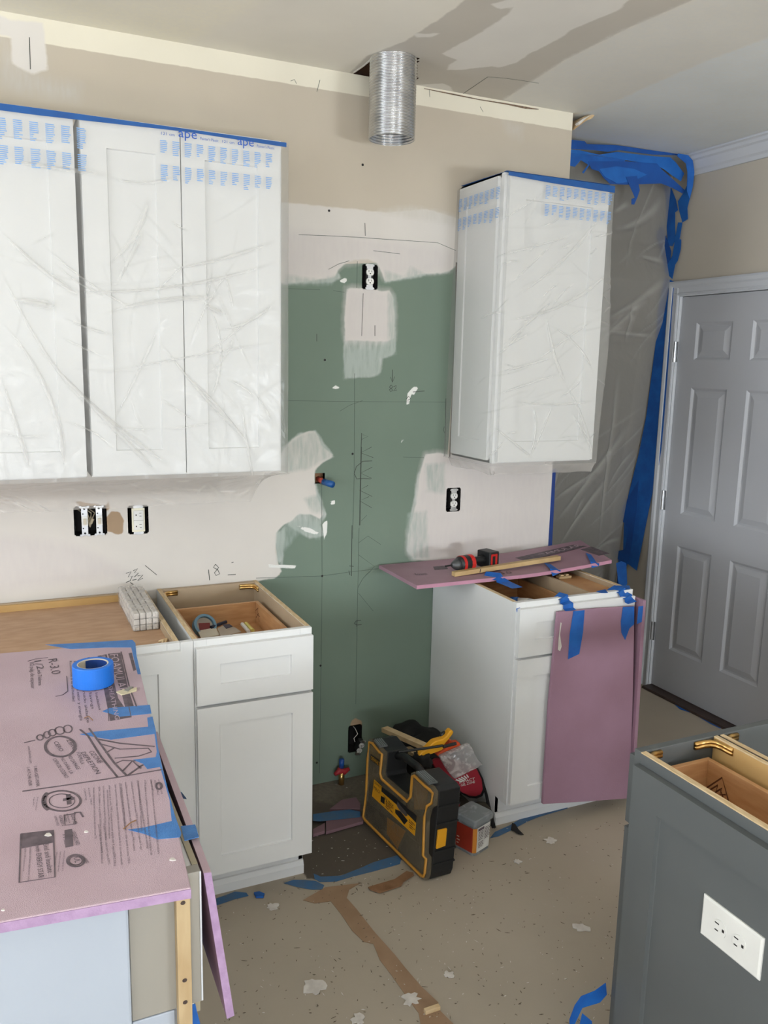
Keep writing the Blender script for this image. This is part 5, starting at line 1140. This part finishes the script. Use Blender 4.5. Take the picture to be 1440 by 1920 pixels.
# latches and ribs on the top edge / side
for (u, v) in ((1010, 0),):
    pass
def edge_pts(i, j): return outl[i], outl[j]
def latch(a, b):
    (ax, az), (bx, bz) = a, b; e_ = Vector((bx-ax, bz-az)); nv = Vector((-e_.y, e_.x)).normalized(); 
    if nv.y < 0: nv = -nv
    l = MB(); rng = [(.12, .88)]
    for f0, f1 in rng:
        A_ = [case_pt(ax+e_.x*f0, az+e_.y*f0, -.002), case_pt(ax+e_.x*f1, az+e_.y*f1, -.002)]
        off = (cu*nv.x+ch*nv.y)*.008
        l.prism([A_[0], A_[1], A_[1]+off, A_[0]+off], cnn*.036)
    lo = l.build('latch', mat('gray_latch', (96, 100, 100), .4), t, bevel=.002)
    rb = MB()
    for k in range(4):
        d = .004+.008*k; f = [case_pt(ax+e_.x*.15, az+e_.y*.15, d)+off*1.08, case_pt(ax+e_.x*.85, az+e_.y*.85, d)+off*1.08]; rb.tube(f, .0016, 6)
    rb.build('rib', M_steel, lo)
latch(outl[19], outl[18]); latch(outl[11], outl[9])
# carrying handle across the notch
hA = case_pt(outl[17][0], outl[17][1]-.02, .06); hB = case_pt(outl[12][0], outl[12][1]-.02, .06)
MB().tube([hA+ch*.0, hA*.75+hB*.25+ch*.014, hA*.25+hB*.75+ch*.014, hB], .014, 10).build('handle', M_black, t, smooth=True)
# yellow side latch on the near end
eN = -cu
sl = MB(); s0 = Vector((0,0,0))
for (d0, d1, h0, h1, mm, nm, o_) in ((.024, .060, .120, .185, M_yellow, 'side_latch', .006),):
    sA, sB = loc(*Z1(812, 1800)), loc(*Z1(890, 1000))
    q = lambda d, h, o: P0+cu*(sA[0]+(sB[0]-sA[0])*(h-sA[1])/(sB[1]-sA[1]))+cnn*d+ch*h+eN*o
    base_o = 0
    m1 = MB(); m1.prism([q(d0, h0, base_o-.03), q(d1, h0+.004, base_o-.03), q(d1, h1, base_o-.03), q(d0, h1, base_o-.03)], eN*.036); m1.build(nm, mm, t, bevel=.002)
rbs = MB()
for h in (.06, .105, .2, .26): rbs.prism([q(.018, h, -.02), q(TH+.002, h, -.02), q(TH+.002, h+.006, -.02), q(.018, h+.006, -.02)], eN*.0235)
rbs.build('side_rib', M_black, t, bevel=.001)['kind'] = 'stuff'

# objects behind / beside the case, traced outline on their own depth with real thickness
def slabx(name, pts, y, th, m, lb, cat, bevel=.004, parent=None, sm=False):
    mb = MB(); mb.prism([W(u, v, 'y', y) for u, v in pts], (0, th, 0))
    if parent: return mb.build(name, m, parent, bevel=bevel, smooth=sm)
    return thingmesh(mb, name, m, lb, cat, bevel=bevel)
Z2 = lambda X, Y: (780+X*.14587, 1360+Y*.14583)
def blob(name, c, r, m, parent=None, rot=None, pw=.8, seed=0, amp=.1):
    mb = MB(); n, k = 20, 12
    for j in range(k+1):
        ph = -PI/2+PI*j/k
        for i in range(n):
            th_ = 2*PI*i/n; f = lambda v: math.copysign(abs(v)**pw, v)
            d = Vector((f(math.cos(ph))*f(math.cos(th_)), f(math.cos(ph))*f(math.sin(th_)), f(math.sin(ph))))
            s_ = 1+amp*noise.noise(d*2+Vector((seed, 0, 0))); mb.v.append(Vector((d.x*r[0], d.y*r[1], d.z*r[2]))*s_)
    for j in range(k):
        for i in range(n): mb.f.append((j*n+i, j*n+(i+1) % n, (j+1)*n+(i+1) % n, (j+1)*n+i))
    M_ = Matrix.Translation(c) @ (rot or Matrix.Identity(4)); mb.tf(M_); return mb.build(name, m, parent, smooth=True)
# tool bag (olive / black) standing on the floor behind the tub
t = thing('tool_bag', (.68, -.45, 0), 'black and olive fabric tool bag slumped against the right base cabinet', 'bag')
blob('body', (.650, -.225, .13), (.070, .16, .12), M_blackf, t, seed=3); blob('pocket', W(903,1543,'y',-.50), (.040, .045, .080), M_olive, t, seed=5); blob('pocket', (.61, -.11, .14), (.08, .08, .11), M_blackf, t, seed=8)
slabx('orange_tag', [Z2(885,820),Z2(950,790),Z2(945,915),Z2(930,940),Z2(860,880)], -.455, .02, M_orange, None, None, parent=t)
st_ = MB(); st_.tube([W(905,1458,'y',-.44), W(913,1490,'y',-.48), W(920,1530,'y',-.52), W(926,1552,'y',-.56)], .008, 8); st_.build('strap', M_blackf, t, smooth=True)
st_ = MB(); st_.tube([W(u, v, 'y', -.2) for u, v in ((770,1392),(788,1382),(808,1388),(826,1402),(838,1420))], .012, 8); st_.build('strap', M_blackf, t, smooth=True)
# red oval pad
t = thing('red_pouch', (.56, -.45, .25), 'dark red oval padded pouch with white lettering resting on the tool bag', 'pouch')
oval = [(810,1430),(818,1424),(835,1422),(855,1425),(880,1432),(895,1443),(904,1462),(906,1480),(902,1490),(892,1494),(880,1493),(866,1486),(850,1470),(832,1450),(816,1440)]
slabx('binding', [(u+(u-864)*.09, v+(v-1456)*.10) for u, v in oval], -.472, .035, M_blackf, None, None, parent=t)
slabx('pad', oval, -.486, .016, M_red, None, None, parent=t)
rt = MB(); rn = (0, -1, 0)
text_on(rt, 'IMPACT', W(*Z2(558,748),'y',-.4868), W(*Z2(752,700),'y',-.4868), .010, rn); text_on(rt, 'GEL ZONE', W(*Z2(575,785),'y',-.4868), W(*Z2(756,738),'y',-.4868), .010, rn)
for k in range(5): rt.prism([W(*Z2(505+k*35,705-k*16),'y',-.4865), W(*Z2(520+k*33,690-k*16),'y',-.4865), W(*Z2(600+k*20,720-k*14),'y',-.4865), W(*Z2(590+k*20,732-k*14),'y',-.4865)], (0, -.0006, 0))
rt.build('white_lettering', M_outlet, t)['kind'] = 'stuff'
slabx('red_patch', [Z2(500,1040),Z2(545,1005),Z2(575,1025),Z2(540,1070),Z2(488,1070)], -.44, .02, M_red, None, None, parent=bpy.data.objects['tool_bag'])
# yellow clamp with black bar
t = thing('bar_clamp', (.5, -.5, .32), 'yellow trigger clamp with a black bar lying across the tool bag', 'clamp')
slabx('jaw', [Z2(40,390),Z2(75,345),Z2(140,310),Z2(215,230),Z2(250,205),Z2(345,180),Z2(395,140),Z2(440,75),Z2(465,62),Z2(488,85),Z2(470,125),Z2(395,215),Z2(360,260),Z2(375,285),Z2(330,325),Z2(250,355),Z2(170,385),Z2(70,425)], -.515, .028, M_yellow, None, None, parent=t)
MB().tube([W(747,1410,'y',-.52), W(805,1402,'y',-.52), W(830,1398,'y',-.52)], .0045, 6).build('bar', M_black, t); MB().tube([W(831,1400,'y',-.525), W(855,1394,'y',-.525)], .006, 6).build('bar', M_black, t)
MB().tube([W(826,1388,'y',-.49), W(829,1376,'y',-.49), W(834,1374,'y',-.49)], .008, 8).build('trigger', M_black, t, smooth=True)
blob('clamp_head', W(792,1425,'y',-.5), (.03, .03, .03), M_blackf, t, seed=2, amp=.5)
slabx('orange_tool', [Z2(265,380),Z2(400,290),Z2(430,200),Z2(460,190),Z2(480,235),Z2(560,220),Z2(590,270),Z2(570,310),Z2(420,380),Z2(290,410)], -.495, .03, M_orange, 'orange plastic tool half hidden under the yellow clamp', 'tool')
# clear bag of hardware
t = thing('hardware_bag', (.6, -.52, .27), 'clear plastic bag of small metal parts on the red pouch', 'bag')
bg = [Z2(310,410),Z2(400,370),Z2(560,300),Z2(700,240),Z2(760,360),Z2(800,440),Z2(870,510),Z2(800,550),Z2(640,630),Z2(500,700),Z2(420,600)]
slabx('bag', bg, -.520, .022, M_bag, None, None, parent=t, bevel=.006)
rr = random.Random(4)
for k in range(8):
    u, v = 560+rr.uniform(-110, 110), 430+rr.uniform(-70, 80); c = W(*Z2(u, v), 'y', -.509)
    MB().tube([c, c+Vector((rr.uniform(-.02, .02), 0, rr.uniform(-.012, .012)))], .005, 6).build('metal_part', M_steel, t)
# pine stick lying over the case
def stick(a, b, ya, yb2, w, h, lb):
    A = W(*a, 'y', ya); B = W(*b, 'y', yb2); d = (B-A).normalized(); s_ = d.cross(Vector((0,0,1))).normalized()*w/2; u_ = s_.cross(d).normalized()*h/2
    m = MB(); m.frustum([A-s_-u_, A+s_-u_, A+s_+u_, A-s_+u_], [B-s_-u_, B+s_-u_, B+s_+u_, B-s_+u_]); return thingmesh(m, 'wood_stick', M_pine, lb, 'stick', bevel=.001)
stick((721,1367), (806,1404), -.16, -.44, .030, .018, 'pale wooden stick sloping down over the case toward the clamp')
stick((762,1404), (788,1418), -.3, -.42, .032, .015, 'short pale wood offcut lying under the longer stick')

# mixing tub
tcx, tcy = .600, -.632; a0 = math.radians(20)
def rsq(h, z, r=.18, n=5):
    pts = []
    for q_ in range(4):
        ccx, ccy = [(1, 1), (-1, 1), (-1, -1), (1, -1)][q_]
        for k in range(n):
            a = q_*PI/2+k*(PI/2)/(n-1); x = ccx*h*(1-r)+h*r*math.cos(a); y = ccy*h*(1-r)+h*r*math.sin(a)
            pts.append((tcx+x*math.cos(a0)-y*math.sin(a0), tcy+x*math.sin(a0)+y*math.cos(a0), z))
    return pts
t = thing('plastic_tub', (tcx, tcy, 0), 'square clear-lidded plastic tub with red and white label on the floor', 'tub')
mb = MB(); mb.frustum(rsq(.045, .001, .3), rsq(.0475, .125, .3)); mb.build('tub', M_clearlid, t)
mb = MB(); A, B = rsq(.0462, .012, .3), rsq(.0482, .105, .3); n = len(A); mb.add(A+B, [(i, (i+1) % n, (i+1) % n+n, i+n) for i in range(n)])
o = mb.build('label_wrap', M_outlet, t)
mr, mo = mat('label_red', (150, 44, 26), .5), mat('label_orange', (206, 132, 48), .5)
for mm in (mr, mo): o.data.materials.append(mm)
for i, pol in enumerate(o.data.polygons): pol.material_index = 0
side = {}
for i, pol in enumerate(o.data.polygons):
    c = pol.center; lx = (c.x-tcx)*math.cos(a0)+(c.y-tcy)*math.sin(a0); ly = -(c.x-tcx)*math.sin(a0)+(c.y-tcy)*math.cos(a0)
    if lx < -.03 and abs(ly) < .04: pol.material_index = 1
    elif lx < -.02 and ly < -.02: pol.material_index = 2
lw = MB(); R2 = Matrix.Rotation(a0, 3, 'Z'); fn_ = R2 @ Vector((0, -1, 0)); fx = R2 @ Vector((1, 0, 0)); cc = Vector((tcx, tcy, 0))+fn_*.0478
for k, (x0, z0, rows, w) in enumerate(((-.028, .086, 6, .03), (.006, .092, 8, .03), (-.028, .046, 4, .03))):
    bars(lw, cc+fx*x0+Vector((0,0,z0)), cc+fx*(x0+w)+Vector((0,0,z0)), (0,0,1), rows, .0058, .0024, fn_, .0014, 70+k)
lw.prism([cc+fx*-.03+Vector((0,0,.092))+fn_*.0012, cc+fx*.002+Vector((0,0,.092))+fn_*.0012, cc+fx*.002+Vector((0,0,.101))+fn_*.0012, cc+fx*-.03+Vector((0,0,.101))+fn_*.0012], fn_*.0005)
lw.build('label_print', M_ink, t)['kind'] = 'stuff'
fl_ = R2 @ Vector((-1, 0, 0)); cl_ = Vector((tcx, tcy, 0))+fl_*.0478; fy = R2 @ Vector((0, -1, 0)); lw = MB()
for k in range(3): bars(lw, cl_+fy*-.03+Vector((0,0,.05-.012*k)), cl_+fy*-.004+Vector((0,0,.05-.012*k)), (0,0,1), 1, .006, .003, fl_, .0014, 80+k)
lw.build('label_print', M_cream, t)['kind'] = 'stuff'
mb = MB(); mb.frustum(rsq(.052, .116), rsq(.053, .134)); mb.frustum(rsq(.052, .134), rsq(.049, .139)); mb.build('lid', M_clearlid, t)

# cardboard, foam scraps
cdm = MB(); cdm.prism([W(u, v, 'z', .003) for u, v in ((690,1665),(700,1662),(740,1650),(762,1635),(775,1638),(776,1642),(757,1654),(752,1662),(728,1670),(712,1675),(694,1669))], (0, 0, .004)); thingmesh(cdm, 'cardboard_scrap', M_card, 'torn brown corrugated cardboard strip under the corner of the tool case', 'cardboard')
for pts, lb in (([(587,1560),(609,1548),(609,1563),(587,1570)], 'small pink foam offcut beside the drawer cabinet, partly under blue tape'), ([(611,1538),(655,1532),(680,1536),(681,1545),(611,1565)], 'longer pink foam offcut on the bare floor left of the tool case'), ([(618,1522),(640,1505),(668,1500),(676,1512),(676,1522)], 'dusty pink foam offcut behind the blue tape near the green wall')):
    m_ = MB(); m_.prism([W(u, v, 'z', .003) for u, v in pts], (0, 0, .012)); thingmesh(m_, 'foam_offcut', mat('dusty_pink_foam', (128, 98, 106), .8), lb, 'foam offcut', bevel=.001)
def floor_poly(pts, m, name, lb, cat, z=.0012, th=.0008):
    mb = MB(); mb.prism([W(u, v, 'z', z) for u, v in pts], (0, 0, th)); return thingmesh(mb, name, m, lb, cat)
floor_poly([(587,1527),(625,1521),(655,1518),(676,1522),(676,1532),(640,1536),(600,1540),(587,1539)], M_taped, 'blue_tape', 'dusty blue tape lying across the pink foam offcuts', 'tape', .0165)
floor_poly([(588,1638),(602,1644),(640,1642),(680,1626),(700,1617),(745,1604),(752,1612),(750,1620),(700,1634),(660,1644),(630,1653),(600,1654),(590,1648)], M_taped, 'blue_tape', 'long dusty blue tape strip at the edge of the floor paper in the cabinet gap', 'tape')
floor_poly([(532,1656),(550,1650),(570,1650),(592,1652),(608,1660),(604,1668),(585,1668),(560,1664)], M_taped, 'blue_tape', 'torn blue tape wedge on the floor at the drawer cabinet corner', 'tape')
floor_poly([(405,1685),(425,1678),(440,1672),(462,1674),(466,1680),(440,1686),(406,1698)], M_taped, 'blue_tape', 'torn blue tape along the foot of the left drawer cabinet', 'tape')
floor_poly([(476,1676),(486,1674),(496,1678),(494,1684),(480,1684)], M_tape, 'blue_tape', 'small crumpled blue tape ball on the floor paper', 'tape', .002, .006)
floor_poly([(918,1572),(928,1560),(955,1548),(985,1530),(1000,1520),(1040,1512),(1065,1504),(1064,1516),(1010,1532),(990,1540),(960,1556),(935,1568)], M_taped, 'blue_tape', 'dusty blue tape along the foot of the right base cabinet', 'tape')
floor_poly([(960,1544),(966,1546),(972,1556),(982,1566),(972,1564),(958,1556)], M_slot, 'tape_flap', 'small dark curled tape flap on the floor before the right cabinet', 'tape', .004, .003)
floor_poly([(1266,1322),(1285,1320),(1320,1336),(1345,1350),(1366,1360),(1350,1366),(1330,1356),(1300,1338),(1275,1330)], M_tape, 'blue_tape', 'blue tape strip on the floor in front of the gray door', 'tape')
floor_poly([(1192,1272),(1204,1274),(1206,1278),(1194,1280)], M_tape, 'blue_tape', 'bit of blue tape on the floor at the left foot of the door frame', 'tape')
floor_poly([(1404,1392),(1420,1388),(1432,1394),(1425,1400),(1408,1400)], M_tape, 'blue_tape', 'blue tape bit beyond the island seen through its open second cabinet', 'tape')
floor_poly([(568,1688),(610,1664),(676,1656),(655,1668),(650,1684),(668,1704),(700,1745),(706,1752),(740,1790),(760,1815),(790,1850),(822,1880),(822,1892),(860,1930),(790,1930),(785,1900),(770,1880),(735,1830),(712,1800),(700,1770),(682,1766),(660,1745),(640,1715),(620,1690),(590,1694)], M_brownt, 'paper_tape', 'long brown paper tape seam running down the floor paper toward the camera', 'tape')
# loose tape standing at the island foot
t = thing('blue_tape', (.36, -1.6, 0), 'curled blue tape standing at the foot of the gray island', 'tape')
iz = lambda u, v, y=-1.62: W(u, v, 'y', y)
for pts in ([(1068,1912),(1078,1885),(1090,1868),(1115,1858),(1136,1843),(1138,1865),(1125,1880),(1092,1890),(1078,1920),(1068,1925)], [(1085,1930),(1092,1900),(1110,1915),(1112,1935)]):
    mb = MB(); mb.prism([iz(u, v) for u, v in pts], (0, .001, 0)); mb.build('tape_strip', M_tape, t)
# plaster splats
for i, (u, v, s_, lb) in enumerate(((588,1850,20,'largest white plaster splat on the floor paper left of the brown tape seam'), (770,1874,16,'white plaster splat with a hole on the brown tape seam'), (841,1828,9,'small round white plaster splat right of the brown tape seam'), (1032,1576,14,'whitish plaster smear on the floor paper near the right base cabinet'), (1090,1740,16,'white plaster smear on the floor paper left of the island'), (672,1912,12,'white plaster splat at the bottom edge of the photo'), (512,1700,12,'faint plaster smear on the floor paper before the drawer cabinet'), (970,1616,10,'pale plaster speck cluster on the floor paper beyond the tub'))):
    rr = random.Random(i); c = W(u, v, 'z', .001); n = 18
    pts = [c+Vector((math.cos(2*PI*k/n), math.sin(2*PI*k/n), 0))*(s_*.0019*rr.uniform(.45, 1)) for k in range(n)]
    m_ = MB(); m_.prism(pts, (0, 0, .0025)); thingmesh(m_, 'plaster_splat', M_plaster, lb, 'plaster')
m_ = MB(); c = W(810,1896,'z',.002); m_.box(c-Vector((.022, .006, 0)), c+Vector((.022, .006, .012))); thingmesh(m_, 'wood_chip', M_pine, 'small gray wood chip on the brown tape near the bottom of the photo', 'wood chip', bevel=.001)
# loose debris
db = [MB(), MB()]; rr = random.Random(11)
for k in range(1000):
    u, v = rr.uniform(400, 1180), rr.uniform(1450, 1930)
    if k > 860: u, v = rr.gauss(700, 90), rr.gauss(1620, 50)
    c = W(u, v, 'z', .0015)
    if c.y > -.02 or (c.x < .01 and c.y > -.56) or (c.x > .74 and c.y > -.56) or (c.x > .3 and c.y < -1.6): continue
    a = rr.uniform(0, PI); l = rr.uniform(.0012, .0042)*(2.2 if rr.random() < .15 else 1); w = rr.uniform(.0006, .0015)
    d = Vector((math.cos(a), math.sin(a), 0)); e_ = Vector((-d.y, d.x, 0))
    db[0 if rr.random() < .33 else 1].prism([c-d*l, c+e_*w, c+d*l, c-e_*w], (0, 0, .0008))
tag(db[0].build('floor_debris', M_plaster), 'pale plaster and paint crumbs scattered over the floor', 'debris', kind='stuff'); tag(db[1].build('floor_debris', mat('dark_debris', (106, 94, 80), .9)), 'dark wood slivers and dirt scattered over the floor', 'debris', kind='stuff')
# groups for repeats
GR = {'base_cabinet': 'white base cabinets along the back wall', 'wall_cabinet': 'white wall cabinets', 'wall_outlet': 'uncovered wall outlets', 'light_switch': 'uncovered light switches', 'foam_board': 'pink foam boards covering the cabinets',
      'blue_tape': 'loose pieces of blue tape', 'plaster_splat': 'plaster splats on the floor paper', 'plaster_chip': 'plaster chips on the pink board', 'foam_offcut': 'pink foam offcuts on the bare floor', 'wood_stick': 'wood offcuts by the tool case',
      'tape_roll': 'rolls of tape', 'plastic_film': 'masking films over the wall cabinets', 'wood_shaving': 'shavings on the pink board', 'plastic_tube': 'small tubes in the drawer'}
for o in bpy.data.objects:
    k = o.name.split('.')[0]
    if o.parent is None and k in GR: o['group'] = GR[k]
